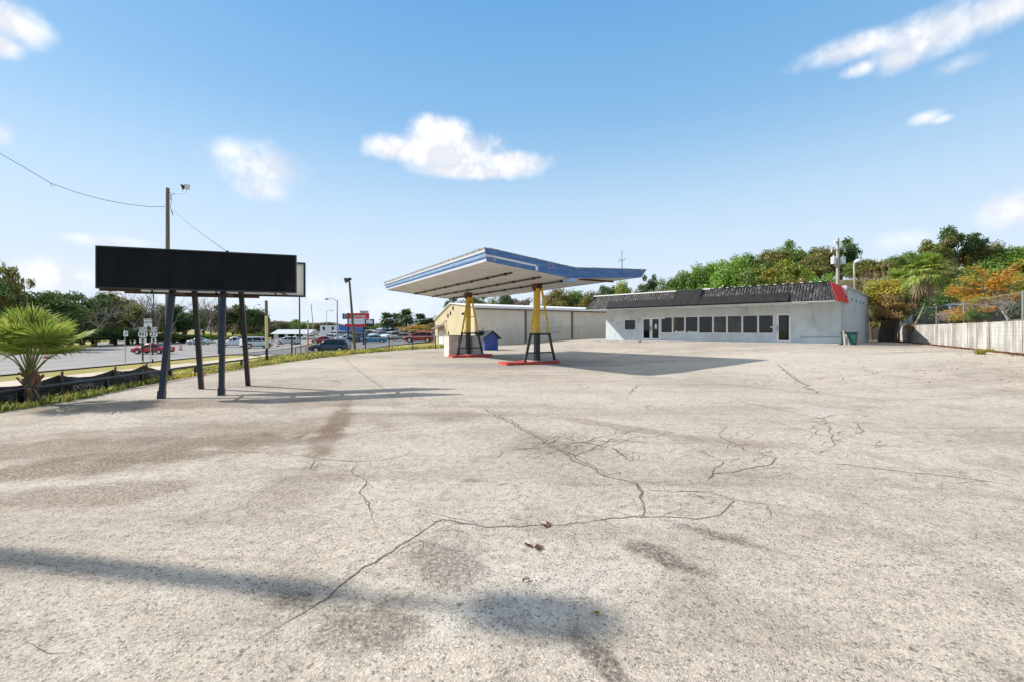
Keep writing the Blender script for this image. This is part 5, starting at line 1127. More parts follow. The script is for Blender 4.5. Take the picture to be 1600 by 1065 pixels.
# ------------------------------------------------------------------ trees
def crown_mesh(name, seed, nl, lr, rz, zc, leaves, ls, lay=1.0, shell=0.62, sparse=0.0):
    """crown of leaf faces, radius 1, in a tree two units high: lobes set round an uneven shell with gaps between"""
    rnd = random.Random(seed); vs, fs_ = [], []; lobes = []
    for i in range(nl):
        a = rnd.uniform(0, 6.283); u = rnd.uniform(-0.75, 1.0); rr = math.sqrt(max(0, 1-u*u)); k = shell*rnd.uniform(0.45, 1.25)
        lobes.append((Vector((math.cos(a)*rr*k, math.sin(a)*rr*k, zc+u*rz*k*1.05)), lr*rnd.uniform(0.6, 1.25)))
    for c, r in lobes:
        for j in range(int(leaves/nl*(r/lr)**2)):
            d = Vector((rnd.gauss(0,1), rnd.gauss(0,1), rnd.gauss(0,1))).normalized(); q = r*rnd.random()**0.45
            q *= 1+0.35*mnoise.noise(c*3+d*2.2)
            p = c+Vector((d.x*q, d.y*q, d.z*q*0.72*lay))
            if sparse and mnoise.noise(p*4.5) > 0.5-sparse: continue
            nrm = (d*0.8+Vector((rnd.gauss(0,0.6), rnd.gauss(0,0.6), rnd.gauss(0,0.6)+0.45))).normalized()
            t = nrm.orthogonal().normalized(); b = nrm.cross(t); an = rnd.uniform(0, 6.283); x = t*math.cos(an)+b*math.sin(an); y = nrm.cross(x)
            s_ = ls*rnd.uniform(0.6, 1.4); n = len(vs)
            vs += [p-x*s_, p-y*s_*0.55+nrm*s_*0.2, p+x*s_, p+y*s_*0.55+nrm*s_*0.2]; fs_.append((n, n+1, n+2, n+3))
    me = bpy.data.meshes.new(name); me.from_pydata([tuple(v) for v in vs], [], fs_); me.materials.append(L['mid']); me.update(); return me, lobes
def trunk_mesh(name, seed, lobes, r=0.07, zf=0.55, nb=7):
    rnd = random.Random(seed); g = MB(); g.tube([(0,0,-0.15),(0.02,0,0.25),(0.0,0.03,zf),(0.03,0,zf+0.35)], [r*1.5, r, r*0.75, r*0.35], 8)
    for c, lr in rnd.sample(lobes, min(nb, len(lobes))):
        z0 = rnd.uniform(zf*0.6, zf+0.2); m_ = Vector((c.x*0.45, c.y*0.45, z0+(c.z-z0)*0.6)); g.tube([(0.01,0.01,z0), m_, c], [r*0.5, r*0.3, r*0.1], 5)
    me = bpy.data.meshes.new(name); me.from_pydata([tuple(v) for v in g.v], [], g.f); me.materials.append(M['bark']); me.update(); return me
def bare_mesh(name, seed, depth=5, spread=0.62, droop=0.0, nb=3):
    rnd = random.Random(seed); g = MB()
    def grow(p, d, ln, r, k):
        q = p+d*ln*0.55+Vector((rnd.gauss(0,0.03), rnd.gauss(0,0.03), 0))*ln; e = q+(d+Vector((rnd.gauss(0,0.15), rnd.gauss(0,0.15), 0.05-droop))).normalized()*ln*0.45
        g.tube([p, q, e], [r, r*0.8, r*0.6], 5 if k > 3 else 3, cap=False)
        if k == 0: return
        for i in range(nb if k < depth else nb+1):
            dd = (d+Vector((rnd.gauss(0,spread), rnd.gauss(0,spread), rnd.gauss(0.12,spread*0.6)))).normalized()
            grow(e if i else q, dd, ln*rnd.uniform(0.58, 0.82), r*0.55, k-1)
    grow(Vector((0,0,-0.1)), Vector((0,0,1)), 0.72, 0.055, depth)
    zm = max(v.z for v in g.v); xm = max(max(abs(v.x), abs(v.y)) for v in g.v)
    me = bpy.data.meshes.new(name); me.from_pydata([(v.x/xm, v.y/xm, v.z*2/zm) for v in g.v], [], g.f); me.materials.append(M['twig']); me.update(); return me
CR = {}
for key, args in {
    'round': (11, 34, 0.34, 0.78, 1.15, 8500, 0.042), 'broad': (23, 40, 0.30, 0.72, 1.20, 9000, 0.040), 'tall': (37, 36, 0.30, 0.95, 1.08, 8500, 0.040),
    'clump': (41, 24, 0.27, 0.85, 1.20, 6000, 0.040, 0.8, 0.80), 'bushy': (53, 40, 0.33, 0.95, 0.98, 9000, 0.040), 'open': (67, 30, 0.26, 0.80, 1.15, 4200, 0.045, 0.8, 0.78, 0.22)}.items():
    me, lobes = crown_mesh('crown_'+key, *args); CR[key] = (me, trunk_mesh('trunk_'+key, args[0], lobes, zf=0.35 if key == 'bushy' else 0.55))
BARE = [bare_mesh('bare_a', 5), bare_mesh('bare_b', 9, 5, 0.7), bare_mesh('bare_c', 14, 6, 0.55, 0.0, 2)]
def put(me, name, parent, m, sc_=(1,1,1)):
    o = bpy.data.objects.new(name, me); col.objects.link(o); o.parent = parent
    o.material_slots[0].link = 'OBJECT'; o.material_slots[0].material = m; return o
trng = random.Random(77)
def tree(px, top, Y, wpx, kind, leaf, label, group=None, base=None, cat='tree', bark='bark', sink=0.0, name='tree'):
    x = (px-800)/F*Y; z0 = (ground_z(x, Y) if base is None else base)-sink; zt_ = CH-(top-HZ)/F*Y; h = max(1.0, zt_-z0); wd = wpx/F*Y
    t = thing(name, label, cat, (x, Y, z0), trng.uniform(0, 6.283), group)
    if kind.startswith('bare'):
        t.scale = (wd/2, wd/2, h/2); put(BARE[int(kind[4:])], 'branches', t, leaf if not isinstance(leaf, str) else M[leaf]); return t
    me, tm = CR[kind]; t.scale = (wd/2*0.97, wd/2*0.97, h/2*1.0)
    put(me, 'crown', t, L[leaf]); put(tm, 'trunk', t, M[bark]); return t
# across the road on the left
LT = [
 (-22,425,62,70,'open','dark','tall dark pine-like tree cut by the left frame edge'),(14,402,64,40,'open','olive','tall open tree with airy top clumps at the far left'),
 (40,446,70,120,'broad','dark','wide dark tree behind the palm at the left'),(84,452,84,70,'round','dark','rounded dark tree right above the palm crown'),
 (128,450,92,66,'open','dark','thin leafed dark tree standing free against the sky, left of the sign'),
 (150,462,88,54,'bare0','twig','bare grey tree below the left end of the sign'),(176,452,100,70,'round','olive','olive and gold tree behind the left end of the sign'),
 (200,470,98,60,'broad','olive','broad olive brown tree right above the small arrow sign'),(222,452,104,60,'bare1','twig','bare grey tree right behind the route signs'),
 (246,448,106,64,'bare2','twig','tall bare grey tree left of the wooden pole'),(206,458,96,60,'bare0','twig','bare grey tree above the small arrow sign'),(232,466,101,70,'bare0','brown_t','bare brownish tree right of the route signs'),(272,462,110,60,'bare2','twig','bare grey tree right of the wooden pole'),(180,505,92,46,'bushy','dark','low dark bush mass under the olive tree'),(145,507,88,50,'bushy','dark','low dark bush at the road edge right of the palm'),
 (215,512,97,50,'bushy','dark','dark hedge behind the route signs'),(112,510,84,50,'bushy','dark','dark hedge just right of the palm trunk'),
 (286,474,112,54,'tall','dark','dense dark green tree seen right of the wooden pole'),(305,468,120,46,'bare0','twig','bare tree between the first two sign posts'),
 (330,462,120,56,'bare1','twig','pale branched bare tree in the middle under the sign'),(352,470,122,40,'open','brown','brown half bare tree under the middle of the sign'),
 (378,474,124,52,'round','dark','round dark oak right behind the sign posts'),(398,478,126,46,'broad','dark','dark oak left of the yellow post'),
 (326,519,108,34,'bushy','yellowgreen','bright yellow green shrub at the far kerb under the sign'),(366,521,112,36,'bushy','yellowgreen','yellow green shrub behind the white pickup'),
 (398,519,118,30,'bushy','mid','mid green bush above the white van'),(300,520,106,40,'bushy','dark','dark shrub row behind the silver car'),(262,516,104,44,'bushy','dark','dark shrubs right behind the wooden pole'),
 (262,470,112,50,'broad','dark','dark tree behind the wooden pole'),(60,505,80,60,'bushy','dark','dark hedge behind the palm crown'),(10,500,78,60,'bushy','dark','dark hedge at the left frame edge'),
]
for px, top, Y, wpx, kind, leaf, lb in LT: tree(px, top, Y, wpx*(1.35 if kind != 'bushy' else 1.5), kind, leaf, lb, 'trees across the road')
for i in range(20): tree(-20+i*24+trng.uniform(-5,5), 480+trng.uniform(-9,9)+(8 if i > 15 else 0), 150+trng.uniform(-8,14), 52, trng.choice(('bushy','bushy','bushy','tall')), trng.choice(('far','brown','far','olive')), 'hazy low tree in the far row behind the trees across the road', 'far row of trees beyond the road')
# far treeline in the middle
FT_ = [(418,497,190,34,'round','far','distant round tree right of the yellow post'),(436,500,200,34,'broad','far','distant low tree above the pale roof'),(452,496,190,38,'broad','far','distant green tree under the sign corner'),
 (470,497,180,34,'tall','mid','distant greener tree behind the slim dark pole'),(488,500,210,38,'round','far','distant brownish tree behind the leaning white pole'),(506,499,215,36,'broad','far','distant tree left of the white building'),
 (522,503,220,34,'round','rust','distant rust tinted tree above the white building'),(540,506,230,40,'broad','far','distant tree left behind the red sign'),(426,515,150,30,'bushy','dark','dark bush mass below the pale roof'),(452,518,140,36,'bushy','dark','dark bush right below the pale roof'),
 (592,504,150,30,'round','mid','mid green tree right of the red sign'),(575,508,160,30,'broad','dark','dark tree behind the lower red sign'),(683,492,120,44,'round','dark','dark tree just left of the warehouse gable'),
 (652,506,98,44,'open','orange','orange autumn tree left of the warehouse gable'),(672,510,92,40,'open','rust','rust leaved autumn tree beside the warehouse door'),(690,498,96,36,'broad','olive','olive tree touching the warehouse gable')]
for px, top, Y, wpx, kind, leaf, lb in FT_: tree(px, top, Y, wpx*1.45, 'bushy' if leaf == 'far' else kind, leaf, lb, 'distant trees beyond the side street')
# behind the warehouse
WT = [(716,456,84,44,'tall','dark','dark tree rising behind the left canopy column'),(738,458,86,40,'round','dark','dark tree behind the warehouse ridge'),(762,452,88,48,'tall','mid','mid green tree behind the middle of the warehouse'),
 (790,454,88,48,'round','dark','dark rounded tree behind the warehouse between the columns'),(818,462,84,44,'open','brown','brown thin leaved tree left of the right canopy column'),(842,460,90,36,'bare1','twig','bare grey tree behind the right canopy column'),
 (868,446,84,58,'round','olive','olive green tree right of the right canopy column'),(898,448,86,54,'broad','mid','mid green tree behind the warehouse right end'),(925,452,82,48,'round','olive','olive tree at the warehouse right end'),
 (950,440,84,50,'broad','dark','dark tree under the right tip of the canopy'),(972,436,82,44,'round','yellowgreen','yellow green tree under the canopy tip'),(995,440,84,48,'tall','dark','dark tree behind the left end of the mansard'),
 (1016,428,92,26,'clump','dark','small dark pine top standing clear left of the hill')]
for px, top, Y, wpx, kind, leaf, lb in WT: tree(px, top, Y, wpx*1.2, kind, leaf, lb, 'trees behind the warehouse')
# wooded hill behind the store: skyline first, then fill
HT = [(1030,438,74,60,'bushy','olive','olive tree at the left foot of the wooded hill'),(1052,420,86,58,'bushy','mid','mid green tree low on the left of the hill skyline'),(1078,404,90,60,'bushy','mid','mid toned tree on the rising left hill skyline'),
 (1108,396,92,66,'bushy','bright','bright green domed tree on the hill skyline'),(1140,388,94,66,'bushy','bright','largest bright green tree on the hill skyline'),(1172,381,96,62,'bushy','mid','mid green crown left of the hill top'),
 (1206,373,98,64,'bushy','olive','olive green crown on the hill top'),(1240,368,98,62,'tall','mid','tall crown on the hill top left of the transformer pole'),(1282,370,98,60,'bushy','olive','olive crown just left of the transformer pole'),
 (1314,368,100,58,'tall','dark','dark tall crown right behind the transformer pole'),(1342,398,92,56,'bushy','mid','green crown in the dip right of the transformer pole'),(1372,396,88,60,'bushy','olive','olive gold crown right of the floodlight post'),
 (1404,390,92,60,'bushy','mid','mid green crown above the dry shrubs'),(1436,380,94,64,'bushy','mid','green crown above the fan palm'),(1464,370,96,50,'clump','olive','open clumped crown left of the highest tree'),
 (1494,352,98,62,'clump','dark','highest tree on the right with open clumped crown'),(1528,362,98,62,'bushy','olive','olive crown right of the highest tree'),(1562,370,96,66,'bushy','mid','mid green crown near the right frame edge'),
 (1598,370,94,66,'bushy','bright','bright green crown at the right frame edge'),(1640,366,94,70,'bushy','mid','mid green crown beyond the right frame edge')]
for px, top, Y, wpx, kind, leaf, lb in HT: tree(px, top, Y, wpx*1.15, kind, leaf, lb, 'trees on the hill skyline', sink=1.0)
MT = [(1060,446,62,64,'bushy','olive','olive shrubby tree above the left third of the mansard'),(1095,432,64,70,'bushy','bright','bright green bushy tree above the boarded mansard part'),(1085,455,58,70,'bushy','yellowgreen','yellow green bushy tree low behind the mansard'),
 (1130,412,72,76,'round','bright','bright green tree in the middle of the hillside'),(1125,448,58,60,'bushy','yellowgreen','yellow green bush just above the roof middle'),(1160,446,58,56,'bushy','gold','gold leaved bush just above the roof middle'),
 (1168,415,70,70,'round','mid','mid green tree in the middle of the hillside'),(1190,410,70,60,'open','gold','gold leaved tree in the middle of the hillside'),(1205,424,64,66,'bushy','gold','larger gold tree on the slope above the roof'),
 (1185,452,56,52,'bushy','mid','mid green bush above the roof right of the gold bush'),(1232,400,74,70,'round','yellowgreen','yellow green tree below the hill top'),(1250,420,66,66,'bushy','olive','olive tree on the slope left of the transformer pole'),
 (1228,446,57,54,'bushy','rust','rust and green bush above the right part of the roof'),(1262,398,80,66,'round','olive','olive gold tree under the hill top'),(1282,412,66,54,'bushy','bright','fresh green tree left of the transformer pole'),
 (1262,452,56,44,'bushy','gold','small golden bush above the right part of the roof'),(1296,440,58,50,'bushy','dark','dark bush at the foot of the transformer pole'),(1210,455,56,44,'bushy','dark','dark bush right above the roof'),
 (1340,425,70,70,'bushy','olive','olive tree behind the dry pink shrubs'),(1380,420,66,66,'bushy','gold','gold and green tree behind the dry shrubs'),(1420,418,62,70,'bushy','dark','dark green tree behind the fan palm'),
 (1470,404,62,80,'broad','olive','olive tree right behind the fan palm crown'),(1510,410,58,86,'bushy','dark','dark green tree behind the orange tree'),(1550,402,66,86,'round','mid','mid green tree above the orange tree'),(1590,410,62,86,'bushy','bright','bright green tree at the right edge above the orange tree'),
 (1640,420,56,90,'bushy','dark','dark tree just outside the right frame edge'),(1480,445,50,80,'bushy','dark','shaded dark tree under the fan palm and orange tree'),(1540,452,46,90,'bushy','dark','dark bush behind the parked car'),(1600,450,46,90,'bushy','olive','olive bush behind the fence at the right edge')]
for px, top, Y, wpx, kind, leaf, lb in MT: tree(px, top, Y, wpx*1.1, kind, leaf, lb, 'trees on the hillside', sink=0.8)
# dry shrubs behind the store corner
for px, top, Y, wpx, kind, leaf, lb in ((1322,428,50,64,'bare1','twig_pink','dry pinkish shrub left of the floodlight post'),(1352,414,48,66,'bare0','twig_pink','taller dry pinkish shrub right of the floodlight post'),(1376,404,45,60,'bare2','twig_pink','dry pale stemmed shrub between the floodlight post and fan palm'),
    (1300,446,54,50,'bare2','twig_pink','low dry shrub at the transformer pole'),(1405,440,41,60,'bare1','twig_pink','dry reddish shrub above the grey cabinets')):
    tree(px, top, Y, wpx, kind, leaf, lb, 'dry shrubs behind the store', cat='shrub', name='shrub')
tree(1362,446,46,60,'open','olive','olive and rust leaved bush above the store back corner', cat='shrub', name='shrub'); tree(1400,452,40,60,'open','rust','rust and orange leaved bush above the grey cabinets', cat='shrub', name='shrub')
# tree with thick dark trunk
dt = P(1387, 527, 42.0); dt.z = ground_z(dt.x, dt.y); d_ = thing('tree', 'gold and green tree with thick dark trunk at the end of the white wall', 'tree', tuple(dt))
g = MB(); g.tube([dt-Vector((0,0,0.2)), dt+Vector((-0.05,0,0.9)), dt+Vector((0.1,0,2.0)), dt+Vector((0.0,0,3.2))], [0.75,0.62,0.5,0.3], 12)
for ex, ey, ez in ((-1.6,0.4,4.6),(1.3,-0.5,4.9),(0.3,0.9,5.6),(-0.6,-0.9,5.2),(2.0,0.5,4.0)): g.tube([dt+Vector((0,0,2.4)), dt+Vector((ex*0.4,ey*0.4,ez*0.78)), dt+Vector((ex,ey,ez))], [0.26,0.14,0.05], 7)
g.build('trunk', M['bark'], d_)
for px, top, ww in ((1387, 470, 1.0),):
    o = bpy.data.objects.new('crown', CR['broad'][0]); col.objects.link(o); o.parent = d_; o.scale = (2.7, 2.7, 2.1); o.location = (0.1,0,1.9); o.material_slots[0].link = 'OBJECT'; o.material_slots[0].material = L['gold']
o = bpy.data.objects.new('understorey', CR['bushy'][0]); col.objects.link(o); o.parent = d_; o.scale = (1.6, 1.6, 1.1); o.location = (0.2,0.2,1.35); o.rotation_euler.z = 2; o.material_slots[0].link = 'OBJECT'; o.material_slots[0].material = L['olive']
# big orange tree leaning over the wall
def orange_tree():
    s = on_wall(1552, 1.6); b = wl(s, 1.6, 2.05); t = thing('tree', 'spreading orange and yellow leaved tree hanging over the retaining wall', 'tree', tuple(b))
    rnd = random.Random(19); gt = MB(); gl = MB(); u = WD.to_3d(); v = WN.to_3d()
    tips = []
    for i in range(64):
        along = rnd.uniform(-3.4, 4.8); out = rnd.uniform(-1.9, 1.8); hh = rnd.uniform(0.1, 3.9)*(1-abs(along)/8.0)+0.15
        e = b+u*along+v*out+Vector((0,0,hh)); m_ = b+u*along*0.45+v*out*0.4+Vector((0,0,hh*0.75+0.35)); gt.tube([b+Vector((rnd.uniform(-.25,.25),rnd.uniform(-.25,.25),0.2)), m_, e], [0.05,0.03,0.012], 5, cap=False); tips += [(m_, e)]*1
    gt.tube([b-Vector((0,0,0.2)), b+Vector((0.05,0,0.5)), b+Vector((0,0,1.0))], [0.22,0.17,0.10], 8)
    for m_, e in tips:
        for k in range(150):
            f = rnd.uniform(0.05, 1.12); p = m_.lerp(e, f)+Vector((rnd.gauss(0,0.26), rnd.gauss(0,0.26), rnd.gauss(0,0.09)-0.05*abs(rnd.gauss(0,1))))
            nrm = Vector((rnd.gauss(0,0.45), rnd.gauss(0,0.45), 1)).normalized(); x = nrm.orthogonal().normalized(); an = rnd.uniform(0,6.28); x = (x*math.cos(an)+nrm.cross(x)*math.sin(an)); y = nrm.cross(x); s_ = rnd.uniform(0.06, 0.115)
            gl.face([p-x*s_, p-y*s_*0.45, p+x*s_, p+y*s_*0.45])
    gt.build('trunk', M['pale_bark'], t); gl.build('crown', L['orange'], t)
orange_tree()
s = on_wall(1530, 0.75); b = wl(s, 0.75, 2.1); sh_ = thing('shrub', 'small fresh green shrub on the wall top beside the car wheel', 'shrub', tuple(b))
sh_.scale = (0.75,0.75,0.62); put(CR['bushy'][0], 'foliage', sh_, L['ivy']); put(CR['bushy'][1], 'stem', sh_, M['bark'])
s = on_wall(1575, 1.2); b = wl(s, 1.2, 2.1); sh_ = thing('shrub', 'tangled bare grey shrub on the wall top near the right edge', 'shrub', tuple(b), 1.0); sh_.scale = (1.6,1.6,0.75); put(BARE[1], 'branches', sh_, M['twig'])

# ------------------------------------------------------------------ palms
def fan_frond(g, base, d, up, plen, flen, nleaf, droop, rnd, w0=0.03, gp=None):
    """fan leaf: an arching stalk, then pleated leaflets spread round its tip"""
    d = d.normalized(); side = d.cross(Vector((0,0,1))); side = side.normalized() if side.length > 1e-4 else Vector((1,0,0)); nrm = side.cross(d).normalized()
    q = base+d*plen*0.5+Vector((0,0,0.06*plen)); tip = base+d*plen-Vector((0,0,droop*plen*0.25))
    (gp or g).tube([base, q, tip], [0.022, 0.016, 0.012], 4, cap=False)
    dd = (tip-q).normalized(); side = dd.cross(Vector((0,0,1))); side = side.normalized() if side.length > 1e-4 else Vector((1,0,0)); nrm = side.cross(dd).normalized()
    for i in range(nleaf):
        a = R(-125+250*i/(nleaf-1))*rnd.uniform(0.97, 1.03); f = 1-0.28*abs(a)/2.2
        l = (dd*math.cos(a)+side*math.sin(a)+nrm*(0.22-0.18*math.cos(a))).normalized(); ln = flen*f*rnd.uniform(0.86, 1.05); wv = l.cross(nrm).normalized()
        p0 = tip+dd*0.03; p1 = p0+l*ln*0.42; p2 = p0+l*ln*0.76-Vector((0,0,ln*0.09*(0.5+droop))); p3 = p0+l*ln-Vector((0,0,ln*(0.14+0.34*droop)*rnd.uniform(0.5,1.5)))
        wd = w0*rnd.uniform(0.8, 1.2); fold = nrm*wd*0.55
        n = len(g.v)
        g.v += [p0-wv*wd*0.3, p0+wv*wd*0.3, p1-wv*wd, p1+fold, p1+wv*wd, p2-wv*wd*0.75, p2+fold*0.5, p2+wv*wd*0.75, p3]
        for fc in ((0,3,2),(0,1,3),(1,4,3),(2,3,6,5),(3,4,7,6),(5,6,8),(6,7,8)): g.f.append(tuple(n+c for c in fc)); g.mi.append(0)
def palm(name, label, base, top, nf, plen, flen, nleaf, seed, tr, leaf='palm', dead=0, lean=None, elev=(-25, 85), w0=0.03, boots=True, group=None):
    rnd = random.Random(seed); t = thing(name, label, 'palm', tuple(base), 0, group); base, top = Vector(base), Vector(top); ax = (top-base)
    g = MB(); k = 8; g.tube([base-Vector((0,0,0.2))]+[base+ax*(i/k)+Vector((0.03*math.sin(i*1.3),0.03*math.cos(i*1.1),0)) for i in range(k+1)], [tr*1.25]+[tr*(1.15-0.25*i/k) for i in range(k+1)], 9); tk = g.build('trunk', M['bark'], t)
    if boots:
        g = MB()
        for i in range(int(26*max(1, ax.length))):
            f = rnd.uniform(0.05, 1.0); a = rnd.uniform(0, 6.283); d = Vector((math.cos(a), math.sin(a), 0)); p = base+ax*f+d*tr*0.8
            e = p+d*rnd.uniform(0.08,0.20)+Vector((0,0,rnd.uniform(0.12,0.30))); g.bar(p, e, rnd.uniform(0.04,0.08), 0.02, d)
        g.build('leaf_bases', mat('dry palm leaf bases', (0.26,0.15,0.09), 0.9, 0, 0.4, 8) if 'boots' not in M else M['boots'], tk, t.location)
    g = MB(); gp = MB()
    for i in range(nf):
        a = i*2.39996+rnd.uniform(-0.2,0.2); e = R(elev[0]+(elev[1]-elev[0])*((i+0.5)/nf)**0.85); d = Vector((math.cos(a)*math.cos(e), math.sin(a)*math.cos(e), math.sin(e)))
        fan_frond(g, top+d*0.05, d, None, plen*rnd.uniform(0.85,1.15), flen*rnd.uniform(0.85,1.1), nleaf, max(0.1, 0.9-e/1.3), rnd, w0, gp)
    cr = g.build('crown', L[leaf], t); gp.build('stalks', M['stalk'], cr, t.location)
    if dead:
        g = MB()
        for i in range(dead):
            a = i*2.39996; e = R(rnd.uniform(-75,-40)); d = Vector((math.cos(a)*math.cos(e), math.sin(a)*math.cos(e), math.sin(e)))
            fan_frond(g, top-Vector((0,0,0.15)), d, None, plen*0.8, flen*0.95, max(8, nleaf//2), 1.2, rnd, w0*0.9)
        g.build('dead_skirt', L['palmdry'], t)
    return t
M['boots'] = mat('palm leaf bases', (0.26,0.15,0.09), 0.9, 0, 0.45, 8); M['stalk'] = mat('palm stalks', (0.19,0.21,0.06), 0.6, 0, 0.25, 4)
pbs = Vector((-11.38, 10.78, -0.02)); palm('palm', 'young fan palm with bright green fronds at the left lot edge', pbs, P(46, 588, 10.8), 21, 0.92, 0.84, 44, 3, 0.10, 'palm', 2, elev=(38, 89), w0=0.019)
q = P(1445, 428, 33); b = wl(on_wall(1418, 2.2), 2.2, 2.0)
palm('palm', 'large fan palm with leaning stalks above the retaining wall', b, q, 34, 0.80, 0.95, 30, 8, 0.17, 'palm', 7, elev=(-25, 86), w0=0.036)
q = P(1404, 443, 48); b = Vector((q.x+0.2, q.y+0.5, 2.0))
palm('palm', 'smaller fan palm with a straw coloured dead skirt', b, q, 20, 0.95, 1.2, 26, 12, 0.18, 'palm', 14, elev=(-15, 80), w0=0.045)
for i, (px, top, Y, lb) in enumerate(((605,490,112,'first distant cabbage palm right of the red sign'),(621,491,116,'second distant cabbage palm from the red sign'),(635,485,110,'tallest of the distant cabbage palms'),(657,491,118,'distant cabbage palm above the autumn tree'))):
    c = P(px, top+11, Y); palm('palm', lb, (c.x, c.y, ground_z(c.x, c.y)), c, 26, 1.1, 1.5, 16, 30+i, 0.22, 'palmdark', 5, elev=(-40, 80), w0=0.12, boots=False, group='distant cabbage palms')
# hanging grey dead frond against the fence
g = MB(); rnd = random.Random(4); c = wl(on_wall(1436, -0.05), 0.2, 3.7)
e = wl(on_wall(1425, -0.05), 0.05, 2.15); g.tube([c, c.lerp(e, 0.5)+Vector((0.1,0,0.1)), e], 0.02, 5)
for i in range(26):
    f = i/26; p = c.lerp(e, f)+Vector((0.1*math.sin(math.pi*f),0,0.1*math.sin(math.pi*f))); l = (WD.to_3d()*-0.8+Vector((0,0,0.45-f*0.5))).normalized()*rnd.uniform(0.5,0.95)*(1-0.4*f)
    s_ = Vector((0,0,0.025)); g.face([p-s_, p+s_, p+l*0.7+s_*0.8-Vector((0,0,0.05)), p+l*0.7-s_*0.8-Vector((0,0,0.05))]); g.face([p+l*0.7-s_*0.8-Vector((0,0,0.05)), p+l*0.7+s_*0.8-Vector((0,0,0.05)), p+l-Vector((0,0,0.2))])
tag(g.build('dead_frond', mat('grey dead frond', (0.42,0.38,0.33), 0.9, 0, 0.3, 5), None, e), 'grey dead palm frond hanging on the chain link fence', 'palm frond')

# ------------------------------------------------------------------ vehicles
PAINT = {}
def paint(name, c):
    if name not in PAINT:
        m, t, bs = mat_new('car paint '+name); pos = t.new('ShaderNodeTexCoord').outputs['Object']
        t.put(bs.inputs['Base Color'], t.mix(t.mr(t.noise(pos, 1.5, 3, 0.5), 0.3, 0.7), c, tuple(x*0.85 for x in c)))
        bs.inputs['Roughness'].default_value = 0.28; bs.inputs['Coat Weight'].default_value = 0.5; bs.inputs['Coat Roughness'].default_value = 0.08; PAINT[name] = m
    return PAINT[name]
PROF = {   # roofline as (position along length from rear -0.5 to nose 0.5, height fraction)
 'sedan': [(-0.5,0.50),(-0.485,0.64),(-0.36,0.70),(-0.31,0.72),(-0.15,0.97),(-0.02,1.0),(0.07,0.97),(0.24,0.69),(0.40,0.62),(0.475,0.52),(0.5,0.38)],
 'hatch': [(-0.5,0.50),(-0.49,0.66),(-0.455,0.80),(-0.38,0.95),(-0.15,1.0),(0.02,0.98),(0.12,0.90),(0.27,0.66),(0.42,0.57),(0.48,0.47),(0.5,0.36)],
 'suv': [(-0.5,0.50),(-0.49,0.66),(-0.455,0.84),(-0.41,0.96),(-0.2,1.0),(0.03,0.985),(0.10,0.94),(0.24,0.68),(0.42,0.60),(0.485,0.50),(0.5,0.36)],
 'van': [(-0.5,0.55),(-0.495,0.85),(-0.48,0.97),(-0.1,1.0),(0.18,0.98),(0.24,0.93),(0.36,0.62),(0.46,0.52),(0.49,0.44),(0.5,0.33)],
 'pickup': [(-0.5,0.45),(-0.498,0.62),(-0.135,0.62),(-0.13,0.66),(-0.11,0.94),(-0.02,1.0),(0.05,0.98),(0.16,0.68),(0.40,0.62),(0.48,0.54),(0.5,0.38)]}
GLZ = {'sedan':(-0.30,0.21,0.0),'hatch':(-0.44,0.24,-0.08),'suv':(-0.44,0.22,-0.10),'van':(-0.46,0.33,0.10),'pickup':(-0.115,0.145,0.03)}
DIM = {'sedan':(4.6,1.80,1.44),'hatch':(4.2,1.76,1.55),'suv':(4.75,1.90,1.68),'van':(5.0,2.0,1.95),'pickup':(5.6,1.95,1.85)}
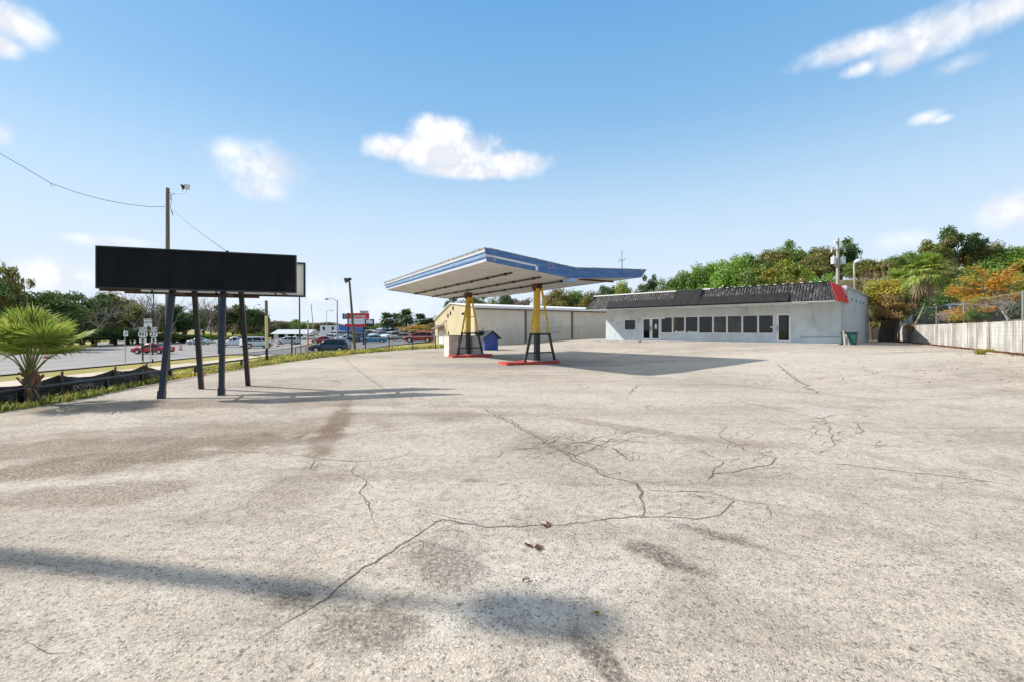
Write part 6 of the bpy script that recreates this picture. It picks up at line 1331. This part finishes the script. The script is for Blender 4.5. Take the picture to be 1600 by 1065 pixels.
def vehicle(kind, pname, pc, label, cat, pos, yaw, name='parked_car', group='cars parked in the side lot', scale=1.0, clad=False):
    Lg, Wd, H = [v*scale for v in DIM[kind]]; t = thing(name, label, cat, tuple(pos), yaw, group); pf = PROF[kind]; pm = paint(pname, pc)
    belt = 0.60*H; zb = 0.20*H; hw = Wd/2; wr = 0.215*H if kind != 'pickup' else 0.205*H; ax_ = 0.305*Lg
    def top(u): return lerp_tab(pf, u)*H
    us = sorted({p[0] for p in pf} | {-0.5+i/40 for i in range(41)})
    def ring(u):
        tz = top(u); taper = 1-0.10*max(0, abs(u)-0.36)/0.14; bz = min(belt, tz-0.02); x = u*Lg
        zlow = zb
        for sgn in (-1, 1):
            d = abs(x-sgn*ax_)
            if d < wr*1.18: zlow = max(zlow, wr+math.sqrt(max(0, (wr*1.18)**2-d*d))*0.97)
        in_ = (hw*0.80 if tz > belt+0.06*H else hw*0.93)*taper
        half = [(hw*0.95*taper, zlow), (hw*taper, max(zlow+0.01, zb+0.12*H)), (hw*1.0*taper, max(zlow+0.02, 0.42*H)), (hw*0.97*taper, max(zlow+0.03, bz)), (in_, max(bz+0.015, tz-0.035*H)), (in_*0.72, max(bz+0.02, tz))]
        return [Vector((x, y, z)) for y, z in half]+[Vector((x, -y, z)) for y, z in reversed(half)]
    g = MB(); rs_ = [ring(u) for u in us]; n = len(rs_[0])
    for r_ in rs_: g.v += r_
    for i in range(len(rs_)-1):
        for j in range(n-1): a = i*n+j; g.f.append((a, a+1, a+n+1, a+n)); g.mi.append(0)
    g.f.append(tuple(range(n))); g.mi.append(0); g.f.append(tuple((len(rs_)-1)*n+j for j in reversed(range(n)))); g.mi.append(0)
    body = g.local('body', pm, t, smooth=False)
    for p_ in body.data.polygons: p_.use_smooth = len(p_.vertices) == 4
    # dark underside and arches
    g = MB(); g.box(-0.46*Lg, 0.46*Lg, -hw*0.88, hw*0.88, 0.14*H, 0.50*H); g.local('underbody', M['tyre'], t)
    # glazing follows the cabin
    u0, u1, up_ = GLZ[kind]
    def side(u, f, sg, o=0.012):
        tz = top(u); b = Vector((u*Lg, sg*(hw*0.97+o), belt)); e = Vector((u*Lg, sg*(hw*0.80+o), tz-0.035*H)); return b.lerp(e, f)
    for sg in (-1, 1):
        segs = [(u0+0.015, up_-0.012), (up_+0.012, u1-0.01)] if kind != 'van' else [(u0+0.02, -0.2), (-0.185, 0.09), (0.105, u1-0.03)]
        if kind in ('suv', 'hatch'): segs = [(u0+0.015, -0.27), (-0.255, up_+0.05), (up_+0.065, u1-0.01)]
        for (a, b) in segs:
            g = MB(); m_ = 7; prev = None
            for k in range(m_+1):
                u = a+(b-a)*k/m_
                if top(u) < belt+0.07*H: continue
                cur = (side(u, 0.06, sg), side(u, 0.88, sg))
                if prev: g.face([prev[0], cur[0], cur[1], prev[1]])
                prev = cur
            if g.f: g.local('window', M['glass'], t)
    def slope(ua, ub, nm):
        g = MB(); pa, pb = top(ua), top(ub); d = Vector((ub*Lg-ua*Lg, 0, pb-pa)).normalized(); nn = Vector((-d.z, 0, d.x)); nn = nn if nn.z > 0 else -nn
        A = Vector((ua*Lg, 0, pa)).lerp(Vector((ub*Lg, 0, pb)), 0.10)+nn*0.02; B = Vector((ua*Lg, 0, pa)).lerp(Vector((ub*Lg, 0, pb)), 0.94)+nn*0.02; wa, wb = (hw*0.84, hw*0.66) if pa < pb else (hw*0.66, hw*0.84)
        g.face([A+Vector((0,-wa,0)), A+Vector((0,wa,0)), B+Vector((0,wb,0)), B+Vector((0,-wb,0))]); g.local(nm, M['glass'], t)
    q = {'sedan':((-0.31,-0.15),(0.07,0.24)),'hatch':((-0.49,-0.38),(0.12,0.27)),'suv':((-0.49,-0.41),(0.10,0.24)),'van':((-0.495,-0.48),(0.24,0.36)),'pickup':((-0.13,-0.11),(0.05,0.16))}[kind]
    slope(q[0][0], q[0][1], 'rear_window'); slope(q[1][0], q[1][1], 'windscreen')
    for sx in (-1, 1):
        for sg in (-1, 1):
            g = MB(); c = Vector((sx*ax_, sg*(hw-0.10), wr)); g.tube([c-Vector((0,sg*0.11,0)), c+Vector((0,sg*0.105,0))], wr, 16); w_ = g.local('wheel', M['tyre'], t)
            g = MB(); g.tube([c+Vector((0,sg*0.10,0)), c+Vector((0,sg*0.125,0))], [wr*0.66, wr*0.60], 10); g.local('rim', M['rim'], w_)
    for sg in (-1, 1):
        g = MB(); g.box(0.455*Lg, 0.492*Lg, sg*hw*0.62-0.16, sg*hw*0.62+0.16, 0.44*H, 0.52*H); g.local('headlight', M['lamp_lens'], t)
        g = MB(); g.box(-0.505*Lg, -0.478*Lg, sg*hw*0.78-0.10, sg*hw*0.78+0.10, 0.46*H, 0.60*H); g.local('tail_light', M['tail'], t)
        g = MB(); uu = u1-0.05; g.box(uu*Lg-0.06, uu*Lg+0.06, sg*(hw+0.08)-0.09, sg*(hw+0.08)+0.09, belt, belt+0.13); g.local('mirror', pm, t)
    g = MB(); g.box(0.485*Lg, 0.507*Lg, -hw*0.5, hw*0.5, 0.26*H, 0.40*H); g.local('grille', M['tyre'], t)
    g = MB(); g.box(-0.512*Lg, -0.495*Lg, -0.26, 0.26, 0.40*H, 0.48*H); g.local('number_plate', M['white_paint'], t)
    for nm, x0, x1 in (('rear_bumper', -0.51, -0.47), ('front_bumper', 0.47, 0.508)): g = MB(); g.box(x0*Lg, x1*Lg, -hw*0.86, hw*0.86, 0.20*H, 0.27*H); g.local(nm, M['black_paint'], t)
    if clad: g = MB(); g.box(-0.30*Lg+wr*1.3-0.02*Lg, 0.30*Lg-wr*1.3+0.02*Lg, -hw*1.005, hw*1.005, 0.17*H, 0.25*H); g.local('sill', M['black_paint'], t)
    return t
WHT = (0.72,0.73,0.74); SIL = (0.50,0.52,0.54); BLK = (0.02,0.021,0.025); NAVY = (0.006,0.022,0.065)
def car(kind, pname, pc, px, py, yaw, label, cat, **k):
    p = hit(px, py); p.z += 0.07; return vehicle(kind, pname, pc, label, cat, p, R(yaw), **k)
car('suv', 'dark blue', NAVY, 516, 551, 183, 'dark blue car parked right behind the grass verge', 'car', clad=True)
car('hatch', 'red', (0.42,0.012,0.02), 655, 535.5, 184, 'bright red hatchback parked beside the warehouse gable', 'car')
car('sedan', 'light blue', (0.05,0.30,0.46), 584, 536, 196, 'light blue sedan right of the dark wooden pole', 'car')
EX = [('suv','white',WHT,609,531.5,250,'white car right of the light blue sedan'),('sedan','tan',(0.38,0.32,0.27),628,532.5,200,'tan car partly hidden by the red hatchback'),('pickup','black',BLK,557,534,262,'black pickup behind the dark wooden pole'),
 ('sedan','white',WHT,541,534,210,'white sedan behind the roof of the dark blue car'),('sedan','red',(0.42,0.012,0.02),506,536.5,190,'red sedan peeping out left of the dark blue car'),('suv','silver',SIL,589,529.5,255,'silver car behind the light blue sedan'),
 ('hatch','white',WHT,641,529,240,'white hatchback above the red car bonnet'),('suv','black',BLK,600,526.5,262,'black car in the second row right of the red sign'),('sedan','silver',SIL,622,527,250,'silver sedan in the second row above the tan car'),
 ('suv','dark blue',NAVY,573,527.5,265,'dark blue car in the second row under the red sign'),('van','white',WHT,527,529.5,255,'white van beside the pale street lamp'),('sedan','black',BLK,636,525.5,262,'black sedan in the back row under the palms'),
 ('suv','white',WHT,615,524.8,262,'white car in the back row under the palms'),('hatch','silver',SIL,650,526,255,'silver hatchback in the back row by the autumn tree'),('sedan','white',WHT,484,531,200,'white sedan behind the orange post'),
 ('suv','black',BLK,546,528,262,'black car in the second row left of the red sign pole'),('sedan','dark blue',NAVY,592,524.5,262,'dark blue sedan at the back of the lot'),('sedan','silver',SIL,516,531.5,215,'silver sedan behind the blue car left of the street lamp')]
for kind, pn, pc, px, py, yaw, lb in EX: car(kind, pn, pc, px, py, yaw, lb, 'pickup truck' if kind == 'pickup' else 'van' if kind == 'van' else 'car')
RD = [('sedan','red',(0.36,0.012,0.02),239,553,182,'dark red sedan on the road behind the route signs','car'),('suv','white',WHT,251,536,184,'white car at the far kerb behind the route signs','car'),('van','pale blue',(0.45,0.55,0.66),276,535.5,182,'pale blue van at the far kerb right of the wooden pole','van'),
 ('sedan','silver',SIL,311,538.5,184,'silver sedan at the far kerb between the first sign posts','car'),('pickup','white',WHT,366,542,200,'white pickup with a blue cover under the sign','pickup truck'),('van','white',WHT,401,544,48,'white van left of the yellow post','van'),
 ('suv','silver',SIL,450,538.5,184,'silver car right of the yellow post','car')]
for kind, pn, pc, px, py, yaw, lb, ct in RD:
    v = car(kind, pn, pc, px, py, yaw, lb, ct, name='passing_car', group='vehicles on the road', scale=0.95)
    if 'cover' in lb:
        g = MB(); g.hexa([(-2.5,-0.85,1.12),(-0.75,-0.85,1.12),(-0.75,0.85,1.12),(-2.5,0.85,1.12),(-2.4,-0.65,1.75),(-0.9,-0.65,1.85),(-0.9,0.65,1.85),(-2.4,0.65,1.75)]); g.local('bed_cover', paint('tarp blue', (0.08,0.15,0.42)), v)
s = on_wall(1500, 2.3); b = wl(s, 2.3, 2.1); b.z = outer_z(b.x, b.y)+0.07
vehicle('suv', 'dusty blue grey', (0.20,0.24,0.29), 'dusty blue grey car parked behind the chain link fence', 'car', b, math.atan2(-WD.y, -WD.x), group='cars parked above the wall')

# ------------------------------------------------------------------ far roadside buildings and the red sign
ws = P(521, 524, 120); wz = ground_z(ws.x, ws.y); wb_ = thing('white_building', 'white flat roofed building with two small windows and a blue front', 'building', (ws.x, ws.y, wz))
k_ = 120/F
g = MB(); g.box(P(500,0,120).x, P(530,0,120).x, 120, 132, wz-0.5, P(0,508.5,120).z); g.build('wall', M['white_paint'], wb_)
for px in (506, 520): c = P(px, 513.5, 120); g = MB(); g.box(c.x-0.25, c.x+0.25, 119.95, 120.05, c.z-0.45, c.z+0.45); g.build('window', M['glass'], wb_)
M['blue_wall'] = mat('blue wall', (0.06,0.17,0.45), 0.5, 0, 0.2, 1)
g = MB(); g.box(P(530.1,0,120).x, P(548,0,120).x, 119.6, 131, wz-0.5, P(0,508.0,120).z); g.build('blue_front', M['blue_wall'], wb_)
g = MB(); g.box(P(529,0,120).x, P(549,0,120).x, 118.8, 119.5, P(0,519,120).z, P(0,516,120).z); g.build('awning', paint('awning blue', (0.10,0.30,0.62)), wb_)
g = MB(); g.box(P(532,0,120).x, P(546,0,120).x, 119.5, 119.59, wz, P(0,519.5,120).z); g.build('shopfront', M['glass'], wb_)
hs = P(450, 528, 135); hz = ground_z(hs.x, hs.y); hb = thing('pale_building', 'low pale building with a light grey gabled roof beyond the road', 'building', (hs.x, hs.y, hz))
xa, xb = P(428,0,135).x, P(480,0,135).x; g = MB(); g.box(xa, xb, 135, 143, hz-0.5, P(0,521.5,135).z); g.build('wall', M['white_paint'], hb)
g = MB(); g.prism([(xa-0.8, 134.2, P(0,522,135).z), (xa-0.8, 144, P(0,522,135).z), (xa-0.8, 139, P(0,515,139).z)], (xb-xa+1.6, 0, 0)); g.build('roof', mat('pale metal roof', (0.62,0.63,0.64), 0.4, 0.2, 0.15, 1), hb)
for px in (440, 455, 468): c = P(px, 525, 135); g = MB(); g.box(c.x-0.9, c.x+0.9, 134.94, 135.02, c.z-0.5, c.z+0.5); g.build('window', M['glass'], hb)
sb_ = P(618, 526, 138); sz_ = ground_z(sb_.x, sb_.y); sh2 = thing('long_shed', 'long low shed with pale roof and dark open front behind the parked cars', 'shed', (sb_.x, sb_.y, sz_))
xa, xb = P(588,0,138).x, P(652,0,138).x; g = MB(); g.hexa([(xa,137,P(0,516.5,138).z),(xb,137,P(0,516.5,138).z),(xb,146,P(0,515,138).z+0.6),(xa,146,P(0,515,138).z+0.6),(xa,137,P(0,516.5,138).z+0.35),(xb,137,P(0,516.5,138).z+0.35),(xb,146,P(0,515,138).z+0.95),(xa,146,P(0,515,138).z+0.95)]); g.build('roof', paint('pale blue roof', (0.42,0.52,0.60)), sh2)
g = MB(); g.box(xa, xb, 145, 145.3, sz_-0.5, P(0,515,138).z+0.55); g.build('back_wall', M['blue_wall'], sh2)
for i in range(7): x = xa+(xb-xa)*i/6; g = MB(); g.box(x-0.12, x+0.12, 137.2, 137.45, sz_-0.3, P(0,516.5,138).z); g.build('post', M['dark_steel'], sh2)
YR = 76.0; rp = P(553, 0, YR); rz_ = ground_z(rp.x, rp.y)
rsn = thing('shop_sign', 'red and black shop sign on two dark poles above the parked cars', 'sign', (rp.x, YR, rz_))
for px in (544, 568): p = P(px, 0, YR+0.35); g = MB(); g.tube([(p.x, p.y, rz_-0.3), (p.x, p.y, P(0,489,YR).z)], 0.13, 8); g.build('pole', M['dark_steel'], rsn)
def rbx(x0, x1, y0, y1, nm, mm, n0=0.0, n1=0.3):
    a, b = P(x0, y1, YR), P(x1, y0, YR); g = MB(); g.box(a.x, b.x, YR+n0, YR+n1, a.z, b.z); return g.build(nm, mm, rsn)
M['sign_red'] = mat('sign red', (0.62,0.02,0.03), 0.4, 0, 0.08, 3)
lp = rbx(535, 544.4, 490.2, 498.6, 'logo_panel', M['black_paint']); mpn = rbx(544.6, 576.2, 489.6, 498.4, 'name_panel', M['sign_red'])
c = P(540, 494, YR); text_part('O', 'emblem', M['letter_white'], lp, c+Vector((0,-0.012,0))-rsn.location, (1,0,0), (0,0,1), 0.85, extrude=0.01)
c = P(560.5, 494.2, YR); text_part('Savings', 'lettering', M['letter_white'], mpn, c+Vector((0,-0.012,0))-rsn.location, (1,0,0), (0,0,1), 0.86, extrude=0.01)
rbx(544.6, 571, 498.9, 506.0, 'letter_board', M['sign_white'], 0.05, 0.25); rbx(539, 571.5, 506.4, 511.4, 'lower_panel', M['sign_red'])
lb_ = rbx(570, 584, 498.8, 510.5, 'side_panel', M['black_paint'], 0.05, 0.25); c = P(577, 503, YR+0.03); g = MB(); g.prism([c+Vector(v) for v in ((-0.55,0,-0.25),(0.5,0,-0.35),(0.62,0,0.1),(0.05,0,0.42),(-0.5,0,0.2))], (0,-0.02,0)); g.build('picture', M['sign_white'], lb_, rsn.location)
rbx(562, 575, 485.8, 489.3, 'top_box', M['galv'], 0.05, 0.25)
rp2 = P(600,0,110)
# pole whose long shadow crosses the foreground, just outside the frame at the left
sp_ = Vector((-18.0, 6.0, 0)); sp_.z = ground_z(sp_.x, sp_.y); spn = thing('lamp_pole', 'tall wooden pole with a drum lamp on top casting the long foreground shadow', 'light pole', tuple(sp_))
g = MB(); g.tube([sp_-Vector((0,0,0.3)), sp_+Vector((0,0,6)), Vector((sp_.x, sp_.y, 13.35))], [0.19,0.165,0.12], 12); g.build('pole', M['wood'], spn)
g = MB(); b = Vector((sp_.x+0.05, sp_.y-0.02, 13.95)); g.tube([b-Vector((0,0,0.75)), b+Vector((0.1,0.0,0.10))], 0.05, 6); g.build('stem', M['dark_steel'], spn)
g = MB(); b = b+Vector((0.1,0.0,0.05)); g.tube([b, b+Vector((0,0,0.10)), b+Vector((0,0,0.48)), b+Vector((0,0,0.66))], [0.10,0.23,0.23,0.08], 14); g.build('lamp_drum', M['galv'], spn)

# ------------------------------------------------------------------ litter on the lot
def litter_strip(seed, n, fn, name, m, smin=0.03, smax=0.08):
    rnd = random.Random(seed); g = MB()
    for i in range(n):
        x, y = fn(rnd); z = ground_z(x, y)+rnd.uniform(0.005, 0.05); a = rnd.uniform(0, 6.283); s_ = rnd.uniform(smin, smax); d = Vector((math.cos(a), math.sin(a), rnd.uniform(-0.4, 0.4))).normalized()*s_; e = Vector((-d.y, d.x, rnd.uniform(-0.02, 0.03)))*0.55; p = Vector((x, y, z))
        g.face([p-d, p-e, p+d, p+e])
    return tag(g.build(name, m), kind='stuff')
def wall_foot(r):
    s_ = r.uniform(-26, 12); d = -0.05-abs(r.gauss(0, 0.45))*(1.3 if s_ > 2 else 0.6); p = WP+WD*s_+WN*d; return p.x, p.y
litter_strip(3, 5200, wall_foot, 'leaf_litter', M['litter'])
def lot_right(r):
    p = flat(r.uniform(1150, 1600), r.uniform(553, 610)); return p.x, p.y
litter_strip(5, 260, lot_right, 'scattered_leaves', M['litter'], 0.02, 0.05)
litter_strip(9, 500, lambda r: (r.uniform(34, 40), r.uniform(40, 46)), 'leaf_pile', M['litter'])
def dry_leaf(px, py, size, seed, label, m='litter', n=3):
    p = flat(px, py); rnd = random.Random(seed); g = MB()
    for k in range(n):
        c = Vector((rnd.gauss(0, size*0.5), rnd.gauss(0, size*0.35), 0.004)); a = rnd.uniform(0, 6.28); u = Vector((math.cos(a), math.sin(a), 0)); v = Vector((-u.y, u.x, 0)); sz = size*rnd.uniform(0.6, 1.0); prev = None
        for i in range(7):
            f = i/6; w_ = sz*0.42*math.sin(math.pi*min(0.97, f+0.03))**0.7; q = c+u*(f-0.5)*sz*1.5+Vector((0,0,0.006*math.sin(f*5+k)+0.008)); cur = (q-v*w_+Vector((0,0,0.008*rnd.random()+0.002)), q, q+v*w_+Vector((0,0,0.008*rnd.random()+0.002)))
            if prev: g.face([prev[0], cur[0], cur[1], prev[1]]); g.face([prev[1], cur[1], cur[2], prev[2]])
            prev = cur
    return tag(g.build('dry_leaves', M[m] if m in M else L[m], None, (p.x, p.y, 0), xf=Matrix.Translation((p.x, p.y, 0))), label, 'dry leaves')
dry_leaf(850, 821, 0.06, 1, 'rust brown dry leaves lying on the long curved crack'); dry_leaf(832, 855, 0.055, 2, 'crumpled brown dry leaves just below the long crack', n=4)
dry_leaf(824, 908, 0.03, 3, 'tiny brown leaf above the round shadow', n=2); dry_leaf(932, 959, 0.035, 4, 'small yellow leaf inside the round shadow', 'gold', 2)
def tuft(px, py, n, h, seed, label, name='grass_tuft'):
    p = hit(px, py); rnd = random.Random(seed); g = MB()
    for i in range(n):
        a = rnd.uniform(0, 6.283); d = Vector((math.cos(a), math.sin(a), 0)); hh = h*rnd.uniform(0.5, 1); s_ = Vector((-d.y, d.x, 0))*0.014; b = p+d*rnd.uniform(0, 0.16); q = b+d*hh*0.3+Vector((0,0,hh*0.6)); e = b+d*hh*0.75+Vector((0,0,hh*rnd.uniform(0.6, 0.95)))
        g.face([b-s_, b+s_, q+s_, q-s_]); g.face([q-s_, q+s_, e])
    return tag(g.build(name, M['grass_blade'], None, p), label, 'grass tuft')
tuft(1532, 553, 130, 0.34, 2, 'yellow green grass tuft growing in front of the white wall'); tuft(1546, 549, 80, 0.25, 3, 'small weed clump at the foot of the white wall stain')
